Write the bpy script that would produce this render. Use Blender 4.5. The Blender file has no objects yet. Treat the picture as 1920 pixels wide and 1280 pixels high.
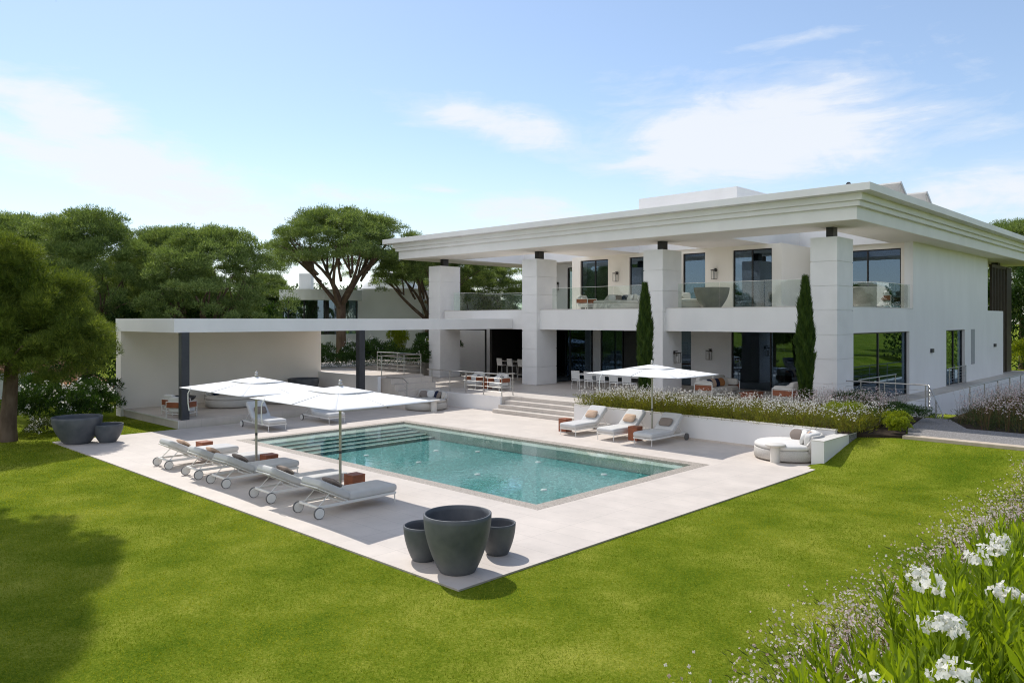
import bpy, bmesh, math, random
import numpy as np
from mathutils import Vector, Matrix
R = math.radians
rng = np.random.default_rng(7)
random.seed(7)
S = bpy.context.scene
COL = S.collection

# ------------------------------------------------------------------ camera
cam_d = bpy.data.cameras.new('camera')
cam = bpy.data.objects.new('camera', cam_d); COL.objects.link(cam)
cam.location = (9.16, -8.23, 4.30)
cam.rotation_euler = (R(90), 0, R(44.11))
cam_d.sensor_width = 36; cam_d.lens = 27.116; cam_d.shift_y = -0.02135
cam_d.clip_start = 0.05; cam_d.clip_end = 3000
S.camera = cam
# ------------------------------------------------------------------ light, sky
SUN = Vector((-0.80, 0.22, 1.0)).normalized()
sd = bpy.data.lights.new('sun', 'SUN'); sd.energy = 2.8; sd.angle = R(0.53); sd.color = (1.0, 0.955, 0.89)
so = bpy.data.objects.new('sun', sd); COL.objects.link(so)
so.rotation_euler = (-SUN).to_track_quat('-Z', 'Y').to_euler()
W = bpy.data.worlds.new('World'); S.world = W; W.use_nodes = True
wn = W.node_tree.nodes; wl = W.node_tree.links; wn.clear()
def N(t, **k):
    n = wn.new(t)
    for a, b in k.items(): setattr(n, a, b)
    return n
def wmath(op, a, b=None, c=None, clamp=False):
    n = N('ShaderNodeMath', operation=op, use_clamp=clamp)
    for i, v in enumerate((a, b, c)):
        if v is None: continue
        if isinstance(v, (int, float)): n.inputs[i].default_value = v
        else: wl.new(v, n.inputs[i])
    return n.outputs[0]
sky = N('ShaderNodeTexSky', sky_type='NISHITA'); sky.sun_disc = False
sky.sun_elevation = math.asin(SUN.z); sky.sun_rotation = math.atan2(SUN.x, SUN.y)
sky.altitude = 0; sky.air_density = 1.0; sky.dust_density = 0.35; sky.ozone_density = 2.2
tc = N('ShaderNodeTexCoord'); sep = N('ShaderNodeSeparateXYZ'); wl.new(tc.outputs['Generated'], sep.inputs[0])
az = wmath('ARCTAN2', sep.outputs[0], sep.outputs[1])          # 0 = +Y, positive towards +X
hyp = wmath('SQRT', wmath('ADD', wmath('POWER', sep.outputs[0], 2.0), wmath('POWER', sep.outputs[1], 2.0)))
el = wmath('ARCTAN2', sep.outputs[2], hyp)
def noise(sx, sy, off, detail, rough, dist=0.0):
    cb = N('ShaderNodeCombineXYZ')
    wl.new(wmath('MULTIPLY', az, sx), cb.inputs[0]); wl.new(wmath('MULTIPLY', el, sy), cb.inputs[1]); cb.inputs[2].default_value = off
    n = N('ShaderNodeTexNoise'); n.inputs['Scale'].default_value = 1.0; n.inputs['Detail'].default_value = detail
    n.inputs['Roughness'].default_value = rough; n.inputs['Distortion'].default_value = dist
    wl.new(cb.outputs[0], n.inputs['Vector']); return n.outputs['Fac']
n1 = noise(6.5, 17.0, 3.1, 10, 0.64, 0.7)
n2 = noise(17.0, 75.0, 8.7, 8, 0.62, 0.4)
fb = wmath('ADD', wmath('MULTIPLY', n1, 0.68), wmath('MULTIPLY', n2, 0.32))
def blob(a0, e0, wa, we, skew=0.0, k=1.0):
    da = wmath('SUBTRACT', az, a0); de = wmath('SUBTRACT', wmath('SUBTRACT', el, e0), wmath('MULTIPLY', da, skew))
    q = wmath('ADD', wmath('POWER', wmath('DIVIDE', da, wa), 2.0), wmath('POWER', wmath('DIVIDE', de, we), 2.0))
    return wmath('MULTIPLY', wmath('EXPONENT', wmath('MULTIPLY', q, -1.0)), k)
A0 = -R(44.11)
blobs = [blob(A0+0.31, 0.226, 0.24, 0.080, 0.03, 1.0), blob(A0-0.02, 0.247, 0.14, 0.032, -0.18, 0.85), blob(A0-0.526, 0.227, 0.09, 0.045, -0.1, 0.9),
         blob(A0-0.45, 0.168, 0.22, 0.055, -0.22, 0.95), blob(A0-0.585, 0.240, 0.05, 0.035, 0, 0.8), blob(A0+0.34, 0.328, 0.10, 0.010, 0.06, 0.6),
         blob(A0+0.54, 0.207, 0.10, 0.020, 0.12, 0.65), blob(A0-0.21, 0.157, 0.12, 0.018, -0.05, 0.6), blob(A0-0.096, 0.168, 0.05, 0.010, -0.1, 0.6),
         blob(A0+0.014, 0.138, 0.13, 0.030, 0, 0.7), blob(A0+0.56, 0.138, 0.13, 0.045, 0.05, 0.9),
         blob(A0+3.14, 0.6, 0.9, 0.5, 0, 0.85), blob(A0-1.88, 0.6, 0.7, 0.6, 0, 1.2)]  # last two: clouds out of view, added to light the facades
bs = blobs[0]
for b in blobs[1:]: bs = wmath('MAXIMUM', bs, b)
mr = N('ShaderNodeMapRange', interpolation_type='SMOOTHSTEP')
wl.new(wmath('ADD', fb, wmath('MULTIPLY', bs, 0.62)), mr.inputs['Value'])
mr.inputs['From Min'].default_value = 0.70; mr.inputs['From Max'].default_value = 1.03
lift = N('ShaderNodeMapRange', interpolation_type='SMOOTHSTEP'); wl.new(el, lift.inputs['Value'])
lift.inputs['From Min'].default_value = 0.24; lift.inputs['From Max'].default_value = -0.02
lift.inputs['To Min'].default_value = 0.0; lift.inputs['To Max'].default_value = 0.50
mask = wmath('MULTIPLY_ADD', wmath('MAXIMUM', wmath('MULTIPLY', mr.outputs[0], 0.95), lift.outputs[0]), 0.88, 0.09)
ve = N('ShaderNodeMapRange', interpolation_type='SMOOTHSTEP'); wl.new(mr.inputs['Value'].links[0].from_socket, ve.inputs['Value'])
ve.inputs['From Min'].default_value = 0.56; ve.inputs['From Max'].default_value = 0.96; ve.inputs['To Max'].default_value = 0.5
mask = wmath('MAXIMUM', mask, ve.outputs[0])
hs = N('ShaderNodeMix', data_type='RGBA'); wl.new(mask, hs.inputs['Factor'])
wl.new(sky.outputs[0], hs.inputs['A']); back = wmath('MAXIMUM', blob(A0+3.14, 0.5, 1.0, 0.9, 0, 0.45), blob(A0-1.98, 0.5, 0.75, 0.9))   # unseen clouds behind the camera, made brighter to lift light on the facades
cb_ = N('ShaderNodeMix', data_type='RGBA'); wl.new(back, cb_.inputs['Factor']); cb_.inputs['A'].default_value = (5.7, 5.95, 6.35, 1); cb_.inputs['B'].default_value = (10.2, 10.0, 10.2, 1)
wl.new(cb_.outputs['Result'], hs.inputs['B'])
bg = N('ShaderNodeBackground'); wl.new(hs.outputs['Result'], bg.inputs[0]); bg.inputs[1].default_value = 0.110
wo = N('ShaderNodeOutputWorld'); wl.new(bg.outputs[0], wo.inputs[0])
S.view_settings.view_transform = 'Standard'; S.view_settings.look = 'None'
S.view_settings.exposure = 0.51; S.view_settings.gamma = 1.0; S.view_settings.use_curve_mapping = False
S.render.engine = 'CYCLES'
try:
    S.cycles.max_bounces = 10; S.cycles.diffuse_bounces = 8; S.cycles.transparent_max_bounces = 16; S.cycles.use_denoising = True; S.cycles.denoising_prefilter = 'NONE'; S.cycles.filter_width = 1.1
    S.cycles.caustics_reflective = False; S.cycles.caustics_refractive = False
except Exception: pass

# ------------------------------------------------------------------ materials
def base_mat(name):
    m = bpy.data.materials.new(name); m.use_nodes = True
    nt = m.node_tree; nt.nodes.clear()
    out = nt.nodes.new('ShaderNodeOutputMaterial')
    return m, nt, out
def pbr(name, c1, c2=None, scale=4.0, rough=0.6, metal=0.0, bump=0.0, bscale=None, spec=0.5, detail=5, stretch=(1, 1, 1), rvar=0.0):
    m, nt, out = base_mat(name); n, l = nt.nodes, nt.links
    p = n.new('ShaderNodeBsdfPrincipled'); l.new(p.outputs[0], out.inputs[0])
    p.inputs['Roughness'].default_value = rough; p.inputs['Metallic'].default_value = metal
    p.inputs['Specular IOR Level'].default_value = spec
    t = n.new('ShaderNodeTexCoord'); mp = n.new('ShaderNodeMapping'); mp.inputs['Scale'].default_value = stretch
    l.new(t.outputs['Object'], mp.inputs[0])
    nz = n.new('ShaderNodeTexNoise'); nz.inputs['Scale'].default_value = scale; nz.inputs['Detail'].default_value = detail
    l.new(mp.outputs[0], nz.inputs['Vector'])
    c2 = c2 or tuple(v*0.94 for v in c1)
    r = n.new('ShaderNodeValToRGB'); r.color_ramp.elements[0].color = (*c1, 1); r.color_ramp.elements[1].color = (*c2, 1)
    r.color_ramp.elements[0].position = 0.34; r.color_ramp.elements[1].position = 0.66
    l.new(nz.outputs['Fac'], r.inputs[0]); l.new(r.outputs[0], p.inputs['Base Color'])
    if rvar:
        a = n.new('ShaderNodeMath'); a.operation = 'MULTIPLY_ADD'; l.new(nz.outputs['Fac'], a.inputs[0]); a.inputs[1].default_value = rvar; a.inputs[2].default_value = rough - rvar/2
        l.new(a.outputs[0], p.inputs['Roughness'])
    if bump:
        nb = n.new('ShaderNodeTexNoise'); nb.inputs['Scale'].default_value = bscale or scale*6; nb.inputs['Detail'].default_value = 4
        l.new(mp.outputs[0], nb.inputs['Vector'])
        b = n.new('ShaderNodeBump'); b.inputs['Strength'].default_value = bump; b.inputs['Distance'].default_value = 0.01
        l.new(nb.outputs['Fac'], b.inputs['Height']); l.new(b.outputs[0], p.inputs['Normal'])
    return m
def foliage(name, cols, transl=0.35, rough=0.55, tcol=None, spec=0.3):
    """leaf material: colour picked per leaf from the attribute rnd"""
    m, nt, out = base_mat(name); n, l = nt.nodes, nt.links
    at = n.new('ShaderNodeAttribute'); at.attribute_name = 'rnd'
    r = n.new('ShaderNodeValToRGB'); e = r.color_ramp.elements
    while len(e) < len(cols): e.new(0.5)
    for i, c in enumerate(cols): e[i].position = i/(len(cols)-1); e[i].color = (*c, 1)
    l.new(at.outputs['Fac'], r.inputs[0])
    p = n.new('ShaderNodeBsdfPrincipled'); p.inputs['Roughness'].default_value = rough; p.inputs['Specular IOR Level'].default_value = spec
    l.new(r.outputs[0], p.inputs['Base Color'])
    tr = n.new('ShaderNodeBsdfTranslucent')
    mx = n.new('ShaderNodeMix'); mx.data_type = 'RGBA'; mx.blend_type = 'MULTIPLY'; mx.inputs['Factor'].default_value = 1
    l.new(r.outputs[0], mx.inputs['A']); mx.inputs['B'].default_value = (*(tcol or (1.5, 1.35, 0.6)), 1)
    l.new(mx.outputs['Result'], tr.inputs[0])
    ms = n.new('ShaderNodeMixShader'); ms.inputs[0].default_value = transl
    l.new(p.outputs[0], ms.inputs[1]); l.new(tr.outputs[0], ms.inputs[2]); l.new(ms.outputs[0], out.inputs[0])
    return m
def tiles(name, c1, c2, mortar, size, msize=0.004, rough=0.55, bump=0.15, offset=0.0, vert=False, spec=0.3, cvar=0.13):
    m, nt, out = base_mat(name); n, l = nt.nodes, nt.links
    p = n.new('ShaderNodeBsdfPrincipled'); l.new(p.outputs[0], out.inputs[0]); p.inputs['Roughness'].default_value = rough
    p.inputs['Specular IOR Level'].default_value = spec
    t = n.new('ShaderNodeTexCoord')
    b = n.new('ShaderNodeTexBrick'); b.offset = offset; b.squash = 1
    b.inputs['Color1'].default_value = (*c1, 1); b.inputs['Color2'].default_value = (*c2, 1); b.inputs['Mortar'].default_value = (*mortar, 1)
    b.inputs['Scale'].default_value = 1; b.inputs['Mortar Size'].default_value = msize; b.inputs['Mortar Smooth'].default_value = 0.2
    b.inputs['Brick Width'].default_value = size[0]; b.inputs['Row Height'].default_value = size[1]
    l.new(t.outputs['Object'], b.inputs['Vector'])
    nz = n.new('ShaderNodeTexNoise'); nz.inputs['Scale'].default_value = 0.9; nz.inputs['Detail'].default_value = 8; nz.inputs['Roughness'].default_value = 0.65
    l.new(t.outputs['Object'], nz.inputs['Vector'])
    hv = n.new('ShaderNodeMapRange'); l.new(nz.outputs['Fac'], hv.inputs['Value']); hv.inputs['From Min'].default_value = 0.3; hv.inputs['From Max'].default_value = 0.7
    hv.inputs['To Min'].default_value = 1 - cvar; hv.inputs['To Max'].default_value = 1 + cvar*0.5
    mx = n.new('ShaderNodeMix'); mx.data_type = 'RGBA'; mx.blend_type = 'MULTIPLY'; mx.inputs['Factor'].default_value = 1
    l.new(b.outputs['Color'], mx.inputs['A']); l.new(hv.outputs[0], mx.inputs['B']); l.new(mx.outputs['Result'], p.inputs['Base Color'])
    nf = n.new('ShaderNodeTexNoise'); nf.inputs['Scale'].default_value = 60; nf.inputs['Detail'].default_value = 4
    l.new(t.outputs['Object'], nf.inputs['Vector'])
    bp = n.new('ShaderNodeBump'); bp.inputs['Strength'].default_value = bump; bp.inputs['Distance'].default_value = 0.004
    l.new(nf.outputs['Fac'], bp.inputs['Height']); l.new(bp.outputs[0], p.inputs['Normal'])
    return m
def cells(name, cols, scale, rough=0.5, bump=0.3, spec=0.4):
    """little stones: one random colour per voronoi cell"""
    m, nt, out = base_mat(name); n, l = nt.nodes, nt.links
    p = n.new('ShaderNodeBsdfPrincipled'); l.new(p.outputs[0], out.inputs[0]); p.inputs['Roughness'].default_value = rough
    p.inputs['Specular IOR Level'].default_value = spec
    t = n.new('ShaderNodeTexCoord'); v = n.new('ShaderNodeTexVoronoi'); v.inputs['Scale'].default_value = scale
    l.new(t.outputs['Object'], v.inputs['Vector'])
    sp = n.new('ShaderNodeSeparateColor'); l.new(v.outputs['Color'], sp.inputs[0])
    r = n.new('ShaderNodeValToRGB'); e = r.color_ramp.elements
    while len(e) < len(cols): e.new(0.5)
    for i, c in enumerate(cols): e[i].position = i/(len(cols)-1); e[i].color = (*c, 1)
    l.new(sp.outputs[0], r.inputs[0]); l.new(r.outputs[0], p.inputs['Base Color'])
    b = n.new('ShaderNodeBump'); b.inputs['Strength'].default_value = bump; b.inputs['Distance'].default_value = 0.01; b.invert = True
    l.new(v.outputs['Distance'], b.inputs['Height']); l.new(b.outputs[0], p.inputs['Normal'])
    return m
def glass(name, tint, refl_ior=1.5, rough=0.0, bumps=None, gcol=(1, 1, 1)):
    m, nt, out = base_mat(name); n, l = nt.nodes, nt.links
    tr = n.new('ShaderNodeBsdfTransparent'); tr.inputs[0].default_value = (*tint, 1)
    gl = n.new('ShaderNodeBsdfGlossy'); gl.inputs['Roughness'].default_value = rough; gl.inputs[0].default_value = (*gcol, 1)
    fr = n.new('ShaderNodeFresnel'); ge = n.new('ShaderNodeNewGeometry'); mi = n.new('ShaderNodeMath'); mi.operation = 'MULTIPLY_ADD'
    l.new(ge.outputs['Backfacing'], mi.inputs[0]); mi.inputs[1].default_value = 1/refl_ior - refl_ior; mi.inputs[2].default_value = refl_ior; l.new(mi.outputs[0], fr.inputs[0])
    ms = n.new('ShaderNodeMixShader'); l.new(fr.outputs[0], ms.inputs[0]); l.new(tr.outputs[0], ms.inputs[1]); l.new(gl.outputs[0], ms.inputs[2])
    l.new(ms.outputs[0], out.inputs[0])
    if bumps:
        t = n.new('ShaderNodeTexCoord'); prev = None
        for sc, st, ds in bumps:
            nz = n.new('ShaderNodeTexNoise'); nz.inputs['Scale'].default_value = sc; nz.inputs['Detail'].default_value = 3
            l.new(t.outputs['Object'], nz.inputs['Vector'])
            b = n.new('ShaderNodeBump'); b.inputs['Strength'].default_value = st; b.inputs['Distance'].default_value = ds
            l.new(nz.outputs['Fac'], b.inputs['Height'])
            if prev: l.new(prev.outputs[0], b.inputs['Normal'])
            prev = b
        l.new(prev.outputs[0], gl.inputs['Normal']); l.new(prev.outputs[0], fr.inputs['Normal'])
    return m
def cloth(name, c, transl=0.0, bump=0.25, scale=220):
    m = pbr(name, c, tuple(v*0.93 for v in c), 3.0, 0.85, 0, bump, scale, 0.2)
    if transl:
        nt = m.node_tree; p = [x for x in nt.nodes if x.type == 'BSDF_PRINCIPLED'][0]; out = [x for x in nt.nodes if x.type == 'OUTPUT_MATERIAL'][0]
        tr = nt.nodes.new('ShaderNodeBsdfTranslucent'); tr.inputs[0].default_value = (*c, 1)
        ms = nt.nodes.new('ShaderNodeMixShader'); ms.inputs[0].default_value = transl
        nt.links.new(p.outputs[0], ms.inputs[1]); nt.links.new(tr.outputs[0], ms.inputs[2]); nt.links.new(ms.outputs[0], out.inputs[0])
    return m

M = {}
M['plaster'] = pbr('plaster', (0.845, 0.83, 0.825), (0.795, 0.78, 0.775), 0.8, 0.8, bump=0.12, bscale=90, spec=0.2, detail=9, stretch=(1, 1, .45))
M['cream'] = pbr('cream_bounce_render', (0.87, 0.815, 0.74), (0.845, 0.79, 0.715), 0.7, 0.85, bump=0.10, bscale=90, spec=0.15, detail=8)  # cream render lightened and warmed; light bounced off the deck is in the colour
M['panel'] = pbr('stone_panel', (0.83, 0.815, 0.815), (0.775, 0.76, 0.76), 1.3, 0.7, bump=0.06, bscale=70, spec=0.25, detail=8)
M['deck'] = tiles('deck_stone', (0.640, 0.57, 0.505), (0.615, 0.548, 0.487), (0.46, 0.41, 0.36), (1.2, 0.6), 0.005)
M['terrace'] = tiles('terrace_stone', (0.60, 0.545, 0.49), (0.57, 0.52, 0.47), (0.42, 0.38, 0.34), (1.2, 0.6), 0.005)
M['coping'] = cells('mosaic_coping', ((0.24, 0.20, 0.165), (0.36, 0.315, 0.265), (0.46, 0.41, 0.35)), 45, 0.55)
M['tile_light'] = cells('mosaic_light', ((0.46, 0.47, 0.40), (0.58, 0.585, 0.50), (0.68, 0.68, 0.58)), 40, 0.4)
M['tile_teal'] = cells('mosaic_teal', ((0.020, 0.130, 0.125), (0.045, 0.20, 0.19), (0.075, 0.28, 0.265), (0.19, 0.46, 0.43)), 22, 0.4)
M['tile_step'] = cells('mosaic_step', ((0.06, 0.15, 0.14), (0.09, 0.20, 0.18), (0.13, 0.26, 0.24)), 34, 0.4)
M['water'] = glass('pool_water', (0.84, 0.965, 0.96), 1.33, 0.02, ((2.2, 0.05, 0.05), (9.0, 0.10, 0.012)))
M['pane'] = glass('window_glass', (0.50, 0.56, 0.56), 2.3, 0.0, ((0.35, 0.04, 0.05),), (0.58, 0.77, 1.0))
M['clear'] = glass('balustrade_glass', (0.915, 0.955, 0.935), 1.5)
M['frame'] = pbr('black_aluminium', (0.018, 0.017, 0.018), None, 5, 0.4)
M['post'] = pbr('slate_metal', (0.035, 0.037, 0.045), (0.045, 0.046, 0.054), 3, 0.45, bump=0.05)
M['bronze'] = pbr('bronze_metal', (0.055, 0.043, 0.03), (0.075, 0.06, 0.042), 3, 0.5)
M['steel'] = pbr('brushed_steel', (0.55, 0.53, 0.50), (0.45, 0.44, 0.42), 8, 0.34, 0.85)
M['champagne'] = pbr('anodised_pole', (0.42, 0.41, 0.34), None, 5, 0.35, 0.5)
M['white_metal'] = pbr('white_powder_coat', (0.78, 0.765, 0.73), None, 5, 0.45)
M['tyre'] = pbr('grey_rubber', (0.12, 0.12, 0.12), None, 5, 0.7)
M['fabric'] = cloth('light_fabric', (0.60, 0.595, 0.585))
M['sofa'] = cloth('oat_fabric', (0.55, 0.52, 0.475))
M['canopy'] = cloth('white_canopy', (0.91, 0.91, 0.905), 0.10, 0.06, 40)
M['tan'] = cloth('tan_fabric', (0.56, 0.40, 0.29)); M['taupe'] = cloth('taupe_fabric', (0.26, 0.215, 0.185)); M['navy'] = cloth('navy_fabric', (0.018, 0.025, 0.06))
M['rust'] = cloth('rust_fabric', (0.36, 0.16, 0.06)); M['blue'] = cloth('blue_fabric', (0.05, 0.11, 0.28)); M['pale'] = cloth('pale_fabric', (0.70, 0.68, 0.65)); M['teal'] = cloth('dark_teal_fabric', (0.02, 0.05, 0.06))
M['leather'] = pbr('saddle_leather', (0.30, 0.095, 0.04), (0.24, 0.07, 0.03), 6, 0.5, bump=0.1, bscale=60)
M['wicker'] = pbr('woven_cord', (0.60, 0.57, 0.53), (0.42, 0.40, 0.37), 70, 0.8, bump=0.9, bscale=75, detail=2)
M['ceramic'] = pbr('cast_stone', (0.66, 0.63, 0.58), None, 5, 0.6, bump=0.05)
M['planter'] = pbr('dark_concrete', (0.080, 0.088, 0.100), (0.135, 0.140, 0.150), 2.4, 0.55, bump=0.15, bscale=40, spec=0.35, detail=8, rvar=0.2)
M['planter_warm'] = pbr('warm_concrete', (0.21, 0.19, 0.165), (0.26, 0.235, 0.20), 2.4, 0.6, bump=0.15, bscale=40, detail=8)
M['soil'] = pbr('soil', (0.035, 0.026, 0.02), (0.06, 0.045, 0.032), 9, 0.95, bump=1.0, bscale=25, spec=0.1)
M['gravel'] = cells('gravel', ((0.14, 0.13, 0.12), (0.22, 0.205, 0.195), (0.31, 0.295, 0.28)), 38, 0.8, 0.9)
M['sand'] = pbr('sandstone', (0.56, 0.47, 0.36), (0.47, 0.385, 0.29), 3, 0.8, bump=0.4, bscale=14)
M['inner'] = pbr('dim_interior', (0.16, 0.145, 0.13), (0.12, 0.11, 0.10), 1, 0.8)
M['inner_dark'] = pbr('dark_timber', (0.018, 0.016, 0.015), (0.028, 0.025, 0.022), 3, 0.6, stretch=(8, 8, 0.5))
M['curtain'] = cloth('sheer_curtain', (0.45, 0.44, 0.43))
M['bark'] = pbr('pine_bark', (0.10, 0.068, 0.048), (0.175, 0.125, 0.09), 5, 0.9, bump=1.0, bscale=14, spec=0.15, stretch=(1, 1, 0.35))
M['earth'] = pbr('red_earth', (0.34, 0.14, 0.055), (0.26, 0.15, 0.08), 1.5, 0.95)
M['nwall'] = pbr('weathered_render', (0.84, 0.845, 0.84), (0.78, 0.79, 0.79), 0.6, 0.85, bump=0.1)
M['roof_tile'] = pbr('clay_tile', (0.55, 0.40, 0.28), (0.42, 0.28, 0.19), 7, 0.8)
M['panel_back'] = pbr('panel_backing', (0.60, 0.585, 0.55), (0.50, 0.49, 0.47), 1.2, 0.45)
M['pine'] = foliage('pine_needles', ((0.086, 0.135, 0.040), (0.190, 0.262, 0.078), (0.345, 0.420, 0.160)), 0.34, tcol=(1.35, 1.3, 0.6))
M['pine_near'] = foliage('young_pine_needles', ((0.075, 0.115, 0.018), (0.165, 0.220, 0.030), (0.32, 0.365, 0.07)), 0.40, tcol=(1.25, 1.2, 0.6))
M['cypress'] = foliage('cypress_scales', ((0.030, 0.065, 0.014), (0.060, 0.110, 0.018), (0.10, 0.155, 0.024)), 0.25)
M['hedge'] = foliage('shrub_leaves', ((0.020, 0.050, 0.010), (0.040, 0.090, 0.016), (0.075, 0.14, 0.022)), 0.25)
M['lime'] = foliage('lime_leaves', ((0.12, 0.18, 0.012), (0.22, 0.28, 0.015), (0.33, 0.38, 0.03)), 0.35)
M['oleander'] = foliage('oleander_leaves', ((0.14, 0.21, 0.010), (0.215, 0.30, 0.014), (0.32, 0.395, 0.02)), 0.52, 0.4, spec=0.4, tcol=(1.35, 1.3, 0.55))
M['petal'] = foliage('white_petals', ((0.82, 0.79, 0.72), (0.88, 0.86, 0.82), (0.90, 0.89, 0.87)), 0.46, tcol=(1, .99, 0.95))
M['pinkpetal'] = foliage('blush_petals', ((0.58, 0.34, 0.35), (0.82, 0.66, 0.64), (0.90, 0.86, 0.83)), 0.46, tcol=(1, .98, .95))
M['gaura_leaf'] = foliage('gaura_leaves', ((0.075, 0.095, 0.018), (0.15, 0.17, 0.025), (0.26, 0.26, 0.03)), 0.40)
M['gaura_dark'] = foliage('shaded_gaura_leaves', ((0.035, 0.055, 0.018), (0.06, 0.085, 0.025), (0.10, 0.12, 0.03)), 0.30)  # dark copy of the gaura leaves, shade put into their colour
M['gaura_stem'] = foliage('gaura_stems', ((0.11, 0.045, 0.035), (0.16, 0.09, 0.045), (0.15, 0.16, 0.04)), 0.2)
M['grass'] = foliage('grass_blades', ((0.095, 0.148, 0.008), (0.190, 0.240, 0.016), (0.36, 0.385, 0.055)), 0.45, 0.8, tcol=(1.5, 1.35, 0.3), spec=0.08)

def lawn_material():
    m, nt, out = base_mat('lawn'); n, l = nt.nodes, nt.links
    p = n.new('ShaderNodeBsdfPrincipled'); l.new(p.outputs[0], out.inputs[0]); p.inputs['Roughness'].default_value = 0.95; p.inputs['Specular IOR Level'].default_value = 0.03
    t = n.new('ShaderNodeTexCoord')
    def nz(sc, d): 
        x = n.new('ShaderNodeTexNoise'); x.inputs['Scale'].default_value = sc; x.inputs['Detail'].default_value = d; x.inputs['Roughness'].default_value = 0.65
        l.new(t.outputs['Object'], x.inputs['Vector']); return x.outputs['Fac']
    a, b, c = nz(0.5, 5), nz(24, 5), nz(70, 3)
    def ma(op, x, y):
        q = n.new('ShaderNodeMath'); q.operation = op
        for i, v in enumerate((x, y)):
            if isinstance(v, float): q.inputs[i].default_value = v
            else: l.new(v, q.inputs[i])
        return q.outputs[0]
    f = ma('ADD', ma('ADD', ma('MULTIPLY', a, 0.42), ma('MULTIPLY', b, 0.33)), ma('MULTIPLY', c, 0.25))
    r = n.new('ShaderNodeValToRGB'); e = r.color_ramp.elements
    e[0].position = 0.39; e[0].color = (0.064, 0.120, 0.004, 1); e[1].position = 0.62; e[1].color = (0.345, 0.355, 0.055, 1)
    k = e.new(0.5); k.color = (0.165, 0.213, 0.014, 1)
    l.new(f, r.inputs[0]); l.new(r.outputs[0], p.inputs['Base Color'])
    bp = n.new('ShaderNodeBump'); bp.inputs['Strength'].default_value = 0.9; bp.inputs['Distance'].default_value = 0.03
    l.new(c, bp.inputs['Height']); l.new(bp.outputs[0], p.inputs['Normal'])
    return m
M['lawn'] = lawn_material()

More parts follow.
